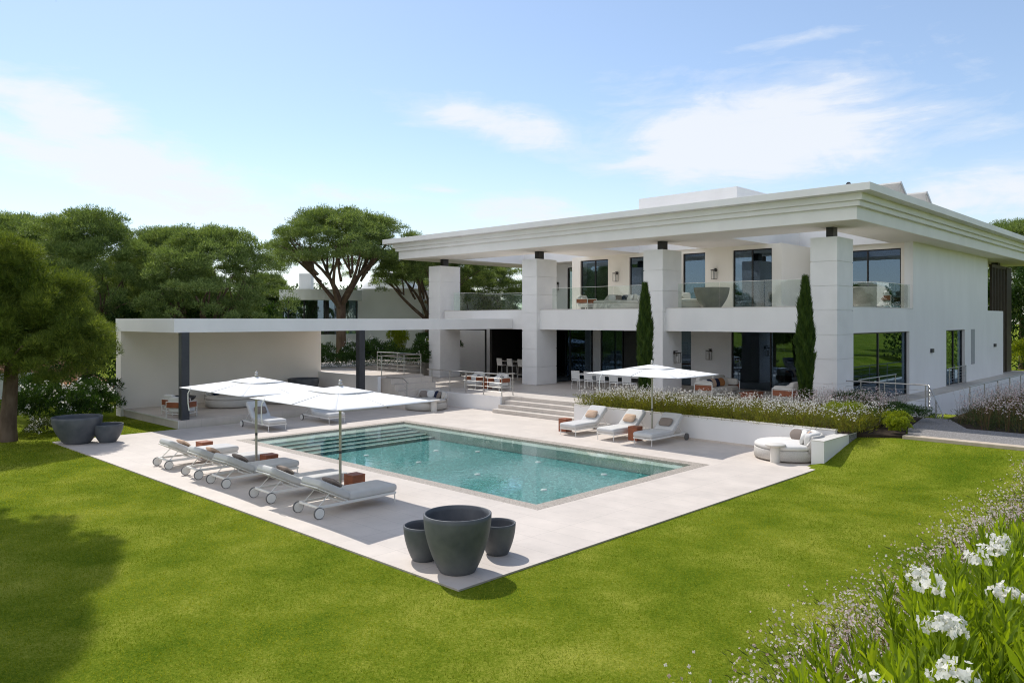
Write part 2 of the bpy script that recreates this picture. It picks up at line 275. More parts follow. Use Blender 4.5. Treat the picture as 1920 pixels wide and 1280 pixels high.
# ------------------------------------------------------------------ mesh helpers
class MB:
    def __init__(s): s.v = []; s.f = []; s.sm = []
    def add(s, vs, fs, smooth=False):
        o = len(s.v); s.v += [tuple(map(float, p)) for p in vs]
        for f in fs: s.f.append(tuple(i+o for i in f)); s.sm.append(smooth)
        return s
    def box(s, x0, y0, z0, x1, y1, z1):
        vs = [(x, y, z) for z in (z0, z1) for y in (y0, y1) for x in (x0, x1)]
        return s.add(vs, [(0, 2, 3, 1), (4, 5, 7, 6), (0, 1, 5, 4), (2, 6, 7, 3), (0, 4, 6, 2), (1, 3, 7, 5)])
    def cbox(s, c, d, rz=0, rx=0, ry=0):
        Mx = Matrix.Translation(c) @ Matrix.Rotation(rz, 4, 'Z') @ Matrix.Rotation(ry, 4, 'Y') @ Matrix.Rotation(rx, 4, 'X')
        vs = [Mx @ Vector((x*d[0]/2, y*d[1]/2, z*d[2]/2)) for z in (-1, 1) for y in (-1, 1) for x in (-1, 1)]
        return s.add(vs, [(0, 2, 3, 1), (4, 5, 7, 6), (0, 1, 5, 4), (2, 6, 7, 3), (0, 4, 6, 2), (1, 3, 7, 5)])
    def tube(s, pts, rad, n=8, caps=True):
        pts = [Vector(p) for p in pts]
        if not hasattr(rad, '__len__'): rad = [rad]*len(pts)
        rings = []; prev = None
        for i, p in enumerate(pts):
            t = (pts[min(i+1, len(pts)-1)] - pts[max(i-1, 0)]).normalized()
            a = prev if prev is not None else (Vector((0, 0, 1)) if abs(t.z) < 0.9 else Vector((1, 0, 0)))
            u = (a - t*a.dot(t)).normalized(); w = t.cross(u); prev = u
            rings.append([p + (u*math.cos(2*math.pi*k/n) + w*math.sin(2*math.pi*k/n))*rad[i] for k in range(n)])
        vs = [q for r_ in rings for q in r_]; fs = []
        for i in range(len(pts)-1):
            for k in range(n): fs.append((i*n+k, i*n+(k+1) % n, (i+1)*n+(k+1) % n, (i+1)*n+k))
        s.add(vs, fs, n > 5)
        if caps: s.add(rings[0], [tuple(range(n))[::-1]]); s.add(rings[-1], [tuple(range(n))])
        return s
    def lathe(s, prof, n=32, c=(0, 0, 0), caps=False):
        vs = [(c[0]+r*math.cos(2*math.pi*k/n), c[1]+r*math.sin(2*math.pi*k/n), c[2]+z) for r, z in prof for k in range(n)]; fs = []
        for i in range(len(prof)-1):
            for k in range(n): fs.append((i*n+k, i*n+(k+1) % n, (i+1)*n+(k+1) % n, (i+1)*n+k))
        s.add(vs, fs, True)
        if caps: s.add(vs[:n], [tuple(range(n))[::-1]]); s.add(vs[-n:], [tuple(range(n))])
        return s
    def puff(s, c, d, rz=0, rx=0, ry=0, e=0.35, n=14, pinch=0.0):
        """soft cushion: superellipsoid with rounded box shape"""
        Mx = Matrix.Translation(c) @ Matrix.Rotation(rz, 4, 'Z') @ Matrix.Rotation(ry, 4, 'Y') @ Matrix.Rotation(rx, 4, 'X')
        f = lambda v, q: math.copysign(abs(v)**q, v)
        m_ = n; k_ = 2*n; vs = []; fs = []
        for i in range(m_+1):
            t = -math.pi/2 + math.pi*i/m_
            for j in range(k_):
                u = 2*math.pi*j/k_ + math.pi/4*0
                x = f(math.cos(t), e)*f(math.cos(u), e); y = f(math.cos(t), e)*f(math.sin(u), e); z = f(math.sin(t), 0.62)
                if pinch: z *= 1 - pinch*max(abs(x), abs(y))**3
                vs.append(Mx @ Vector((x*d[0]/2, y*d[1]/2, z*d[2]/2)))
        for i in range(m_):
            for j in range(k_): fs.append((i*k_+j, i*k_+(j+1) % k_, (i+1)*k_+(j+1) % k_, (i+1)*k_+j))
        return s.add(vs, fs, True)
    def prism(s, poly, z0, z1):
        n = len(poly); vs = [(x, y, z0) for x, y in poly] + [(x, y, z1) for x, y in poly]
        fs = [tuple(range(n))[::-1], tuple(range(n, 2*n))] + [(i, (i+1) % n, n+(i+1) % n, n+i) for i in range(n)]
        return s.add(vs, fs)
    def build(s, name, mat, parent=None, bevel=0.0, seg=2, loc=None):
        me = bpy.data.meshes.new(name); me.from_pydata(s.v, [], s.f); me.update()
        me.polygons.foreach_set('use_smooth', s.sm)
        me.materials.append(mat)
        o = bpy.data.objects.new(name, me); COL.objects.link(o)
        if parent: o.parent = parent
        if loc: o.location = loc
        if bevel:
            b = o.modifiers.new('bevel', 'BEVEL'); b.width = bevel; b.segments = seg; b.limit_method = 'ANGLE'; b.angle_limit = R(40)
        return o
def tag(o, label=None, cat=None, group=None, kind=None):
    if label: o['label'] = label
    if cat: o['category'] = cat
    if group: o['group'] = group
    if kind: o['kind'] = kind
    return o
def thing(name, label, cat, loc=(0, 0, 0), rz=0, group=None):
    o = bpy.data.objects.new(name, None); COL.objects.link(o); o.empty_display_size = 0.1
    o.location = loc; o.rotation_euler = (0, 0, rz)
    return tag(o, label, cat, group)
def structure(o): o['kind'] = 'structure'; return o
def copy_tree(o, parent=None):
    c = o.copy(); COL.objects.link(c); c.parent = parent
    for ch in list(o.children): copy_tree(ch, c)
    return c
def polymesh(name, groups, mats, parent=None, smooth=False, loc=None):
    """groups: list of (V[n,k,3], material index, rnd[n]); every polygon its own verts"""
    nv = sum(g[0].shape[0]*g[0].shape[1] for g in groups); nf = sum(g[0].shape[0] for g in groups)
    me = bpy.data.meshes.new(name); me.vertices.add(nv)
    me.vertices.foreach_set('co', np.concatenate([g[0].reshape(-1) for g in groups]).astype(np.float32))
    ls = []; lt = []; o = 0
    for g in groups:
        n, k = g[0].shape[:2]; ls.append(o + np.arange(n)*k); lt.append(np.full(n, k)); o += n*k
    me.loops.add(nv); me.loops.foreach_set('vertex_index', np.arange(nv, dtype=np.int32))
    me.polygons.add(nf); me.polygons.foreach_set('loop_start', np.concatenate(ls).astype(np.int32))
    try: me.polygons.foreach_set('loop_total', np.concatenate(lt).astype(np.int32))
    except Exception: pass
    for m in mats: me.materials.append(m)
    me.polygons.foreach_set('material_index', np.concatenate([np.full(g[0].shape[0], g[1]) for g in groups]).astype(np.int32))
    a = me.attributes.new('rnd', 'FLOAT', 'FACE'); a.data.foreach_set('value', np.concatenate([g[2] for g in groups]).astype(np.float32))
    me.update(calc_edges=True); me.validate()
    ob = bpy.data.objects.new(name, me); COL.objects.link(ob)
    if parent: ob.parent = parent
    if loc: ob.location = loc
    return ob
def unit(v): return v/np.maximum(np.linalg.norm(v, axis=-1, keepdims=True), 1e-9)
def rdir(n): return unit(rng.normal(size=(n, 3)))
def blades(p, d, ln, wd, curl=0.0):
    """one narrow triangle per point"""
    n = len(p); side = unit(np.cross(d, rdir(n)))
    ln = np.broadcast_to(np.asarray(ln, float).reshape(-1, 1), (n, 1)); wd = np.broadcast_to(np.asarray(wd, float).reshape(-1, 1), (n, 1))
    return np.stack([p - side*wd/2, p + side*wd/2, p + d*ln], 1)
def leaves(p, d, ln, wd, fold=0.25, droop=0.15):
    """lance-shaped leaf of two halves, four quads-ish polygons -> returned as two quads per leaf"""
    n = len(p); side = unit(np.cross(d, rdir(n))); up = unit(np.cross(side, d))
    ln = np.broadcast_to(np.asarray(ln, float).reshape(-1, 1), (n, 1)); wd = np.broadcast_to(np.asarray(wd, float).reshape(-1, 1), (n, 1))
    mid = p + d*ln*0.5 + up*ln*0.04; tip = p + d*ln - up*ln*droop
    l = mid + side*wd/2 + up*wd*fold; r = mid - side*wd/2 + up*wd*fold
    return np.concatenate([np.stack([p, mid, tip, l], 1), np.stack([p, r, tip, mid], 1)], 0)
def flowers(p, nrm, rad, petals=5):
    n = len(p); a = unit(np.cross(nrm, rdir(n))); b = np.cross(nrm, a); out = []
    rad = np.broadcast_to(np.asarray(rad, float).reshape(-1, 1), (n, 1))
    for k in range(petals):
        t = 2*math.pi*k/petals + rng.normal(0, .12, (n, 1))
        u = a*np.cos(t) + b*np.sin(t); w = -a*np.sin(t) + b*np.cos(t)
        tip = p + u*rad + nrm*rad*0.18; m = p + u*rad*0.62 + nrm*rad*0.12
        out.append(np.stack([p, m + w*rad*0.42, tip, m - w*rad*0.42], 1))
    return np.concatenate(out, 0)
def sstep(t): t = np.clip(t, 0, 1); return t*t*(3-2*t)
def gz(x, y):
    """height of the lawn"""
    x = np.asarray(x, float); y = np.asarray(y, float)
    bank = 1.05*sstep((x-4.6)/3.8)
    rise = 0.66*sstep((y-13.2)/4.6)*sstep((x+0.6)/0.5)
    return -0.03 + np.maximum(bank, rise) + 0.15*np.minimum(bank, rise)

# ------------------------------------------------------------------ ground
def ground():
    xs = sorted(set(list(np.arange(-30, 14, 0.5)) + [-600, -300, -150, -90, -60, -45, -35, 20, 30, 45, 70, 150, 400, 800] + [-16.95, -2.7, -2.2, 0.85]))
    ys = sorted(set(list(np.arange(-14, 26, 0.5)) + [-600, -200, -80, -40, -25, -18, 30, 35, 40, 50, 55, 70, 100, 200, 500, 900] + [4.85, 12.15, 25.0]))
    idx = {}; mb = MB(); vs = []
    for j, y in enumerate(ys):
        for i, x in enumerate(xs): idx[i, j] = len(vs); vs.append((x, y, float(gz(x, y)) if x > -0.6 else -0.03))
    fs = []
    for j in range(len(ys)-1):
        for i in range(len(xs)-1):
            cx, cy = (xs[i]+xs[i+1])/2, (ys[j]+ys[j+1])/2
            if -16.95 < cx < -2.7 and 4.85 < cy < 12.15: continue
            if -2.2 < cx < 0.85 and 25 < cy < 55: continue
            fs.append((idx[i, j], idx[i+1, j], idx[i+1, j+1], idx[i, j+1]))
    mb.add(vs, fs, True); return structure(mb.build('lawn', M['lawn']))
ground()
def grass():
    n = 620000
    x = rng.uniform(-27, 7.2, n); y = rng.uniform(-9.5, 17.2, n)
    ok = ((y < -0.015) | (x > 0.02) | ((x < -21.4) & (y < 4.2))) & ~((x > -0.45) & (x < 0.03) & (y > 14.3))
    d = np.hypot(x-9.16, y+8.23)
    ok &= rng.random(n) < np.clip((16/np.maximum(d, 6))**1.15, 0.16, 1)
    fwd = -(x-9.16)*0.696 + (y+8.23)*0.718; rt = (x-9.16)*0.718 + (y+8.23)*0.696
    ok &= (fwd > 4) & (np.abs(rt) < fwd*0.82 + 2)
    x, y, d = x[ok], y[ok], d[ok]; k = len(x)
    z = gz(x, y)
    dr = unit(np.stack([rng.normal(0, .45, k), rng.normal(0, .45, k), np.ones(k)], 1))
    w = 0.0085*np.maximum(1, d/14)
    pat = 0.5 + 0.34*np.sin(x*1.3+np.sin(y*0.9)*1.7) * np.sin(y*1.1+np.cos(x*.7)*1.4)
    tri = blades(np.stack([x, y, z-0.004], 1), dr, rng.uniform(0.022, 0.05, k), w)
    o = polymesh('grass', [(tri, 0, np.clip(rng.normal(pat, 0.22), 0, 1))], [M['grass']])
    tag(o, kind='stuff')
grass()

# ------------------------------------------------------------------ pool deck, pool, terrace
def ring(mb, o, i, z0, z1):
    (ax0, ay0, ax1, ay1), (bx0, by0, bx1, by1) = o, i
    for q in ((ax0, ay0, ax1, by0), (ax0, by1, ax1, ay1), (ax0, by0, bx0, by1), (bx1, by0, ax1, by1)):
        if q[2]-q[0] > 1e-6 and q[3]-q[1] > 1e-6: mb.box(q[0], q[1], z0, q[2], q[3], z1)
    return mb
PO = (-17.1, 4.68, -2.55, 12.3)       # outer edge of the coping
PI_ = (-16.72, 5.06, -2.93, 11.92)    # inner edge of the coping
structure(ring(MB(), (-21.35, 0.0, 0.0, 17.38), PO, -0.16, 0.0).build('pool_deck', M['deck']))
structure(ring(MB(), PO, PI_, -0.16, 0.004).build('pool_coping', M['coping'], bevel=0.01))
PB = (-16.95, 4.85, -2.70, 12.15)     # basin walls
pool = thing('swimming_pool', 'long rectangular swimming pool of green mosaic with wide steps at one end', 'swimming pool', (0, 0, -0.1))
pool['kind'] = 'thing'
D = -0.40
b = MB(); b.box(PB[0]-.1, PB[1]-.1, D-.1, PB[2]+.1, PB[3]+.1, D); b.build('floor', M['tile_teal'], pool, loc=(0, 0, 0.1))
b = MB()
for q in ((PB[0]-.1, PB[1]-.1, PB[0], PB[3]+.1), (PB[2], PB[1]-.1, PB[2]+.1, PB[3]+.1), (PB[0], PB[1]-.1, PB[2], PB[1]), (PB[0], PB[3], PB[2], PB[3]+.1)): b.box(q[0], q[1], D, q[2], q[3], -0.165)
b.build('wall', M['tile_step'], pool, loc=(0, 0, 0.1))
b = MB(); b.box(PB[0], PB[1], D+.002, -16.0, PB[3], -0.085); b.box(-16.0, 11.45, D+.002, PB[2], PB[3], -0.085); b.build('ledge', M['tile_light'], pool, loc=(0, 0, 0.1))
for k in range(4):
    zt = -0.14 - 0.055*k; x0 = -16.0 + 0.46*k
    st = MB().box(x0, PB[1], D+.002, x0+0.46, 11.45, zt).build('step', M['tile_step'], pool, loc=(0, 0, 0.1))
    MB().box(x0+0.36, PB[1]+.01, zt+.001, x0+0.462, 11.44, zt+0.006).build('nosing', M['tile_light'], st)
wv = MB().add([(PB[0], PB[1], -0.036), (PB[2], PB[1], -0.036), (PB[2], PB[3], -0.036), (PB[0], PB[3], -0.036)], [(0, 1, 2, 3)])
structure(wv.build('water', M['water']))
lt = None
for k, (x, y) in enumerate(((-12.0, 9.7), (-10.7, 7.85), (-7.88, 7.84), (-5.01, 7.65), (-7.9, 10.6), (-5.12, 10.5), (-10.8, 10.6), (-13.0, 7.4), (-4.2, 5.6))):
    o = MB().lathe([(0.0, 0.03), (0.085, 0.03), (0.10, 0.0)], 16).build('pool_jet', M['pale']) if lt is None else copy_tree(lt)
    if lt is None: lt = o; tag(o, 'small round white floor jet set in the pool floor', 'pool jet', 'white jets in the pool floor')
    o.location = (x, y, D)
# terrace, steps, planter walls
structure(MB().prism([(-30.0, 17.4), (-20.9, 17.4), (-16.36, 17.4), (-16.36, 17.95), (-10.9, 17.95), (-10.9, 19.9), (-3.0, 19.9), (-3.0, 22.9), (0.1, 22.9), (0.1, 24.4), (-2.2, 24.4), (-2.2, 56), (-30, 56)], -0.5, 0.675).build('terrace', M['terrace'], bevel=0.006))
st = thing('garden_steps', 'four pale stone steps rising from the pool deck to the terrace', 'steps', (-13.6, 17.2, 0))
for k in range(3): MB().box(-2.755, -0.42+0.39*k, 0.169*k+.0005, 2.695, 0.745, 0.169*(k+1)).build('step', M['terrace'], st, bevel=0.008)
o = MB().box(-20.9, 17.30, 0.0, -16.36, 17.397, 0.672).build('terrace_wall', M['plaster']); tag(o, 'low white retaining wall under the terrace railing', 'wall')
wt = thing('planter_wall', 'long low white garden wall holding back the flower bed behind the loungers', 'wall', (-5.5, 16.2, 0))
MB().box(-5.4, -0.1, 0.0, 5.12, 0.1, 0.82).build('wall', M['plaster'], wt); MB().box(-5.42, -0.12, 0.82, 5.14, 0.14, 0.85).build('capping', M['ceramic'], wt, bevel=0.004)
MB().box(-5.4, 0.101, 0.0, -5.2, 3.6, 0.82).build('return_wall', M['plaster'], wt); MB().box(-5.39, -0.115, 0.0, 5.1, -0.101, 0.07).build('skirting', M['deck'], wt)
ew = thing('garden_wall', 'short white garden wall end beside the round daybed and lawn', 'wall', (-0.2, 15.6, 0))
MB().box(-0.2, -1.2, -0.2, 0.18, 1.35, 0.71).build('wall', M['plaster'], ew); MB().box(-0.21, -1.21, 0.71, 0.19, 1.36, 0.735).build('capping', M['ceramic'], ew, bevel=0.004)
structure(MB().box(-10.69, 16.3, 0.0, -0.02, 19.89, 0.76).build('flower_bed', M['soil']))
structure(MB().prism([(-0.02, 16.95), (0.9, 17.35), (1.25, 17.45), (0.7, 19.4), (0.2, 22.89), (-3.0, 22.89), (-3.0, 19.91), (-0.02, 19.91)], 0.0, 0.685).build('soil_bed', M['soil']))

# ------------------------------------------------------------------ villa
villa = thing('villa', 'large white two storey villa with four square columns and a wide stepped flat roof', 'house', (-15, 29, 0.675))
VO = Vector((15, -29, -0.675))
def vpart(mb, name, mat, parent=villa, bevel=0.0):
    o = mb.build(name, mat, parent, bevel)
    if parent is villa: o.location = VO
    return o
def wall_y(mb, y0, y1, x0, x1, z0, z1, ops):
    """wall along x between y0 and y1 with openings (xa, xb, za, zb)"""
    cuts = sorted({x0, x1, *[v for o in ops for v in o[:2]]})
    for a, c in zip(cuts[:-1], cuts[1:]):
        m = (a+c)/2; o = [q for q in ops if q[0] < m < q[1]]
        if not o: mb.box(a, y0, z0, c, y1, z1); continue
        o = o[0]
        if o[2] > z0+1e-4: mb.box(a, y0, z0, c, y1, o[2])
        if o[3] < z1-1e-4: mb.box(a, y0, o[3], c, y1, z1)
def wall_x(mb, x0, x1, y0, y1, z0, z1, ops):
    cuts = sorted({y0, y1, *[v for o in ops for v in o[:2]]})
    for a, c in zip(cuts[:-1], cuts[1:]):
        m = (a+c)/2; o = [q for q in ops if q[0] < m < q[1]]
        if not o: mb.box(x0, a, z0, x1, c, z1); continue
        o = o[0]
        if o[2] > z0+1e-4: mb.box(x0, a, z0, x1, c, o[2])
        if o[3] < z1-1e-4: mb.box(x0, a, o[3], x1, c, z1)
def window_y(x0, x1, z0, z1, y, mull=(), t=0.06, name='window', open_panes=()):
    """glazed frame in a wall along x; glass is set in the middle of the frame"""
    f = MB(); d = 0.05
    f.box(x0, y-d, z0, x0+t, y+d, z1); f.box(x1-t, y-d, z0, x1, y+d, z1); f.box(x0+t, y-d, z1-t, x1-t, y+d, z1); f.box(x0+t, y-d, z0, x1-t, y+d, z0+t*0.7)
    for m in mull: f.box(m-t*.6, y-d+.002, z0+t*.7, m+t*.6, y+d-.002, z1-t)
    w = vpart(f, name, M['frame'])
    edges = [x0+t] + [m for m in mull] + [x1-t]
    for k, (a, c) in enumerate(zip(edges[:-1], edges[1:])):
        if k in open_panes: continue
        g = MB().box(a+.02, y-.008, z0+.03, c-.02, y+.008, z1-t).build('pane', M['pane'], w)
    return w
def window_x(y0, y1, z0, z1, x, mull=(), t=0.06):
    f = MB(); d = 0.05
    f.box(x-d, y0, z0, x+d, y0+t, z1); f.box(x-d, y1-t, z0, x+d, y1, z1); f.box(x-d, y0+t, z1-t, x+d, y1-t, z1); f.box(x-d, y0+t, z0, x+d, y1-t, z0+t*.7)
    for m in mull: f.box(x-d+.002, m-t*.6, z0+t*.7, x+d-.002, m+t*.6, z1-t)
    w = vpart(f, 'window', M['frame'])
    edges = [y0+t] + list(mull) + [y1-t]
    for a, c in zip(edges[:-1], edges[1:]): MB().box(x-.008, a+.02, z0+.03, x+.008, c-.02, z1-t).build('pane', M['pane'], w)
    return w
FL, SB, BT, SO = 0.675, 3.75, 4.86, 8.15    # floor, slab underside, balcony top, soffit
FY = 29.0
# columns with joints
for x0 in (-28.77, -20.61, -12.46, -4.20):
    c = MB(); x1 = x0+1.1; y0, y1 = 23.30, 24.98
    c.box(x0+.03, y0+.03, FL, x1-.03, y1-.03, 7.67); z = FL
    while z < 7.6:
        zt = min(z+1.0, 7.69); c.box(x0, y0, z+.016, x1, y1, zt-.016); z += 1.0
    o = vpart(c, 'column', M['panel'])
    MB().box(x0+.40, y0+.62, 7.684, x0+.70, y0+1.05, SO-.014).build('column_cap', M['frame'], o)
# balcony slab and fascia
s = MB(); s.box(-27.55, 23.56, SB, -4.0, 28.88, BT-.03); vpart(s, 'balcony', M['plaster'])
s = MB(); s.box(-4.0, 24.99, SB, -3.1, 32.79, BT-.03); s.box(-8.09, 28.881, SB, -4.0, 32.99, BT-.03); vpart(s, 'balcony', M['plaster'])
s = MB(); s.box(-27.55, 23.545, BT-.028, -20.62, 23.75, BT); s.box(-19.50, 23.545, BT-.028, -12.47, 23.75, BT); s.box(-11.35, 23.545, BT-.028, -4.21, 23.75, BT); s.box(-3.35, 24.99, BT-.028, -3.085, 32.79, BT)
vpart(s, 'balcony_edge', M['ceramic'])
# walls: ground floor
gops = [(-19.5, -13.25, FL, SB-.05), (-10.84, -5.2, FL, SB-.05)]
w = MB(); wall_y(w, FY, FY+.3, -20.3, -4.6, FL, SB, gops); vpart(w, 'wall', M['plaster'])
w = MB(); wall_x(w, -3.4, -3.1, 24.99, 51.4, FL, SB, [(25.03, 32.25, FL, SB-.02), (38.4, 42.1, FL, SB-.03)]); vpart(w, 'wall', M['plaster'])
w = MB(); w.box(-20.3, 29.301, FL, -20.0, 51.4, SB); w.box(-30, 24.8, FL, -29.7, 32, SB); vpart(w, 'wall', M['plaster'])
# walls: upper floor
uops = [(-21.04, -18.91, BT, 7.93), (-17.36, -14.6, BT, 7.93), (-13.77, -12.38, BT, 7.93), (-10.75, -8.59, BT, 7.93)]
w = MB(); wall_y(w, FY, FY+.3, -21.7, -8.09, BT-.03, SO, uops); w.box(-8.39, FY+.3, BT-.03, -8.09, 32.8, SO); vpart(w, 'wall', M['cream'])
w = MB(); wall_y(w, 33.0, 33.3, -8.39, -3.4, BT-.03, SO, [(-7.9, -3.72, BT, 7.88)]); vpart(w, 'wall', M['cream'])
w = MB(); w.box(-3.5, 32.8, SB, -3.1, 47.3, SO); vpart(w, 'wall', M['plaster'])
w = MB(); w.box(-3.42, 47.301, SB, -3.1, 51.4, BT); vpart(w, 'wall', M['plaster'])
w = MB(); wall_y(w, 33.0, 33.3, -27.0, -21.4, BT-.03, SO, [(-25.45, -23.4, BT, 7.9)]); w.box(-21.7, 29.301, BT-.03, -21.4, 33.0, SO); vpart(w, 'wall', M['plaster'])
# flat grey sheet on the side wall, standing in for a recessed niche
w = MB(); w.box(-3.101, 43.4, 1.66, -3.08, 44.2, 3.73); vpart(w, 'niche', pbr('niche_grey', (0.36, 0.37, 0.38), None, 2, 0.8))
# floor slabs, interior rooms
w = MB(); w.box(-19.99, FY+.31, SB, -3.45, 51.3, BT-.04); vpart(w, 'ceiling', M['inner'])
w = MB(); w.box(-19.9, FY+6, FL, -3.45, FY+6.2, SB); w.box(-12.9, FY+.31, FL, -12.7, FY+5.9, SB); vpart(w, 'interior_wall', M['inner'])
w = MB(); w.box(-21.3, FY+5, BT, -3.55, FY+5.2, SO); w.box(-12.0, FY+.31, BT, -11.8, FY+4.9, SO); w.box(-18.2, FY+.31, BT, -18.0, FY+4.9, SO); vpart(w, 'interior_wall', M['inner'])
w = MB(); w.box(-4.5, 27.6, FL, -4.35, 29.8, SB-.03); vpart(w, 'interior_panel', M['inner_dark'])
# roof: soffit slab with openings, stepped fascia, cap
ro = (-30.45, 22.2, -1.93, 57.0)
holes = [(-8.8, 25.2, -4.12, 32.7), (-16.6, 25.2, -12.5, 28.9), (-27.7, 25.2, -20.4, 31.0)]
rf = MB(); cuts_y = sorted({ro[1], ro[3], *[v for h in holes for v in (h[1], h[3])]})
for a, c in zip(cuts_y[:-1], cuts_y[1:]):
    hs_ = sorted([h for h in holes if h[1] <= a+1e-6 and h[3] >= c-1e-6]); x = ro[0]
    for h in hs_:
        if h[0] > x: rf.box(x, a, SO, h[0], c, 9.3)
        x = h[2]
    rf.box(x, a, SO, ro[2], c, 9.3)
roof = vpart(rf, 'roof', M['plaster'])
def fascia(d, z0, z1):
    return ring(MB(), (ro[0]-d, ro[1]-d, ro[2]+d, ro[3]+d), (ro[0], ro[1], ro[2], ro[3]), z0, z1)
sf = MB()
for a, c in zip(cuts_y[:-1], cuts_y[1:]):
    hs_ = sorted([h for h in holes if h[1] <= a+1e-6 and h[3] >= c-1e-6]); x = ro[0]+.02
    e = .02
    for h in hs_:
        sf.box(x, a+e*(a == ro[1]), SO-.012, h[0], c-e*(c == ro[3]), SO-.002); x = h[2]
    sf.box(x, a+e*(a == ro[1]), SO-.012, ro[2]-.02, c-e*(c == ro[3]), SO-.002)
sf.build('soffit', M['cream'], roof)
for d, z0, z1 in ((0.16, 8.65, 8.85), (0.29, 8.851, 9.11), (0.74, 9.112, 9.40)):
    fascia(d, z0, z1).build('cornice', M['plaster'], roof, bevel=0.006)
w = MB(); w.box(-18.9, 32.2, 9.3, -12.2, 39.5, 11.88); vpart(w, 'roof_box', M['plaster'])
# windows
window_y(-19.5, -13.25, FL, SB-.05, FY+.12, (-17.9, -16.2, -14.6), open_panes=(1,))
window_x(24.99, 28.99, FL, SB-.03, -20.1, (26.9,))
window_y(-10.84, -5.2, FL, SB-.05, FY+.12, (-8.7, -6.9))
for q, m in zip(uops, ((-19.95,), (-15.9,), (), (-9.7,))): window_y(q[0], q[1], BT, 7.93, FY+.14, m)
window_y(-7.9, -3.72, BT, 7.88, 33.12, (-5.35,)); window_y(-25.45, -23.4, BT, 7.9, 33.12, (-24.4,))
window_x(25.03, 32.25, FL, SB-.02, -3.28, (28.4,)); window_x(38.4, 42.1, FL, SB-.03, -3.3, (40.4,))
# kitchen end: glass wall and room behind
window_y(-28.9, -25.3, FL, SB-.05, 25.0, (-28.4,), open_panes=(1,))
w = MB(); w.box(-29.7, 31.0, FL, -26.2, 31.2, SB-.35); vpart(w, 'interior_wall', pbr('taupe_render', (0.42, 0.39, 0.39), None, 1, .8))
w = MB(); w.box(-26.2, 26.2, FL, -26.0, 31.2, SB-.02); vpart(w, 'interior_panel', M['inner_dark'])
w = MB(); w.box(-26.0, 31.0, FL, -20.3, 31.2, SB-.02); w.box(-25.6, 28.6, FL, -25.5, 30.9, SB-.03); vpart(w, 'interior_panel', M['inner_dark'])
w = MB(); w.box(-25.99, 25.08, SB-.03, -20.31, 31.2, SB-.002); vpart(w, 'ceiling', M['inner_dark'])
w = MB(); w.box(-27.6, 30.955, FL+.3, -26.9, 30.99, 2.2); vpart(w, 'door', M['frame'])
# curtains and slatted screen
def curtain(x0, x1, z0, z1, y):
    n = int((x1-x0)/0.05); vs = []; fs = []
    for i in range(n+1):
        x = x0+(x1-x0)*i/n; yy = y + 0.035*math.sin(i*1.9)+0.01*math.sin(i*.7); vs += [(x, yy, z0), (x, yy, z1)]
    for i in range(n): fs.append((2*i, 2*i+2, 2*i+3, 2*i+1))
    o = vpart(MB().add(vs, fs, True), 'curtain', M['curtain']); return o
curtain(-10.6, -9.9, BT+.02, 7.8, FY+.45); curtain(-20.9, -20.1, BT+.02, 7.8, FY+.45); curtain(-8.9, -8.6+.5, FL+.02, SB-.1, FY+.5); curtain(-16.5, -15.95+.4, FL+.02, SB-.1, FY+.6); curtain(-7.7, -7.0, BT+.02, 7.7, 33.5)
sc = MB()
for k in range(9): sc.box(-3.62, 50.2+k*.42, FL, -3.48, 50.32+k*.42, 7.75)
sc.box(-3.66, 54.0, FL, -3.42, 55.4, 7.9); sc.box(-3.64, 50.1, 7.75, -3.46, 53.99, 7.95)
vpart(sc, 'slatted_screen', M['bronze'])
w = MB(); w.box(-3.9, 51.9, 7.7, -3.5, 52.5, SO); vpart(w, 'column_cap', M['frame'])
# balustrades
def balustrade(runs):
    for (x0, y0, x1, y1) in runs:
        L = math.hypot(x1-x0, y1-y0); n = max(1, round(L/1.9)); ang = math.atan2(y1-y0, x1-x0)
        g = MB(); rl = MB()
        for k in range(n):
            a, c = (k+.004)/n, (k+.996)/n; mx, my = x0+(x1-x0)*(a+c)/2, y0+(y1-y0)*(a+c)/2
            g.cbox((mx, my, BT+.58), (L*(c-a)-.012, .016, 1.12), ang)
        rl.cbox(((x0+x1)/2, (y0+y1)/2, BT+1.15), (L, .03, .018), ang)
        o = vpart(g, 'glass_balustrade', M['clear']); rl.build('handrail', M['white_metal'], o)
balustrade([(-18.7, 23.68, -12.5, 23.68), (-10.75, 23.68, -4.22, 23.68), (-5.2, 28.1, -3.22, 28.1), (-3.22, 28.12, -3.22, 32.75), (-28.3, 30.6, -25.2, 30.6), (-26.4, 27.6, -22.0, 27.6), (-27.4, 24.2, -27.4, 30.5)])
# wall base and basement on the side
w = MB(); w.box(-3.0, 25.0, -1.30, -2.19, 56, 0.60); vpart(w, 'plinth', M['plaster'])
w = MB(); w.box(-3.0, 25.05, -2.6, -2.45, 55.9, -1.31); vpart(w, 'basement_glazing', M['frame'])
w = MB()
for y in (25.2, 29, 33, 37, 41, 45): w.box(-2.44, y, -2.6, -2.2, y+.8, -1.31)
vpart(w, 'basement_pier', M['plaster'])
structure(MB().box(-2.45, 24.5, -2.8, 1.0, 56, -2.6).build('sunken_court', M['terrace']))
o = MB().box(0.70, 25, -2.6, 0.86, 56, 0.50).build('court_wall', M['plaster']); tag(o, 'white retaining wall along the sunken court beside the villa', 'wall')
o = MB().box(-2.2, 24.405, -2.6, 0.1, 24.6, 0.67).build('court_wall', M['plaster']); tag(o, 'short white end wall of the sunken court under the railing', 'wall')
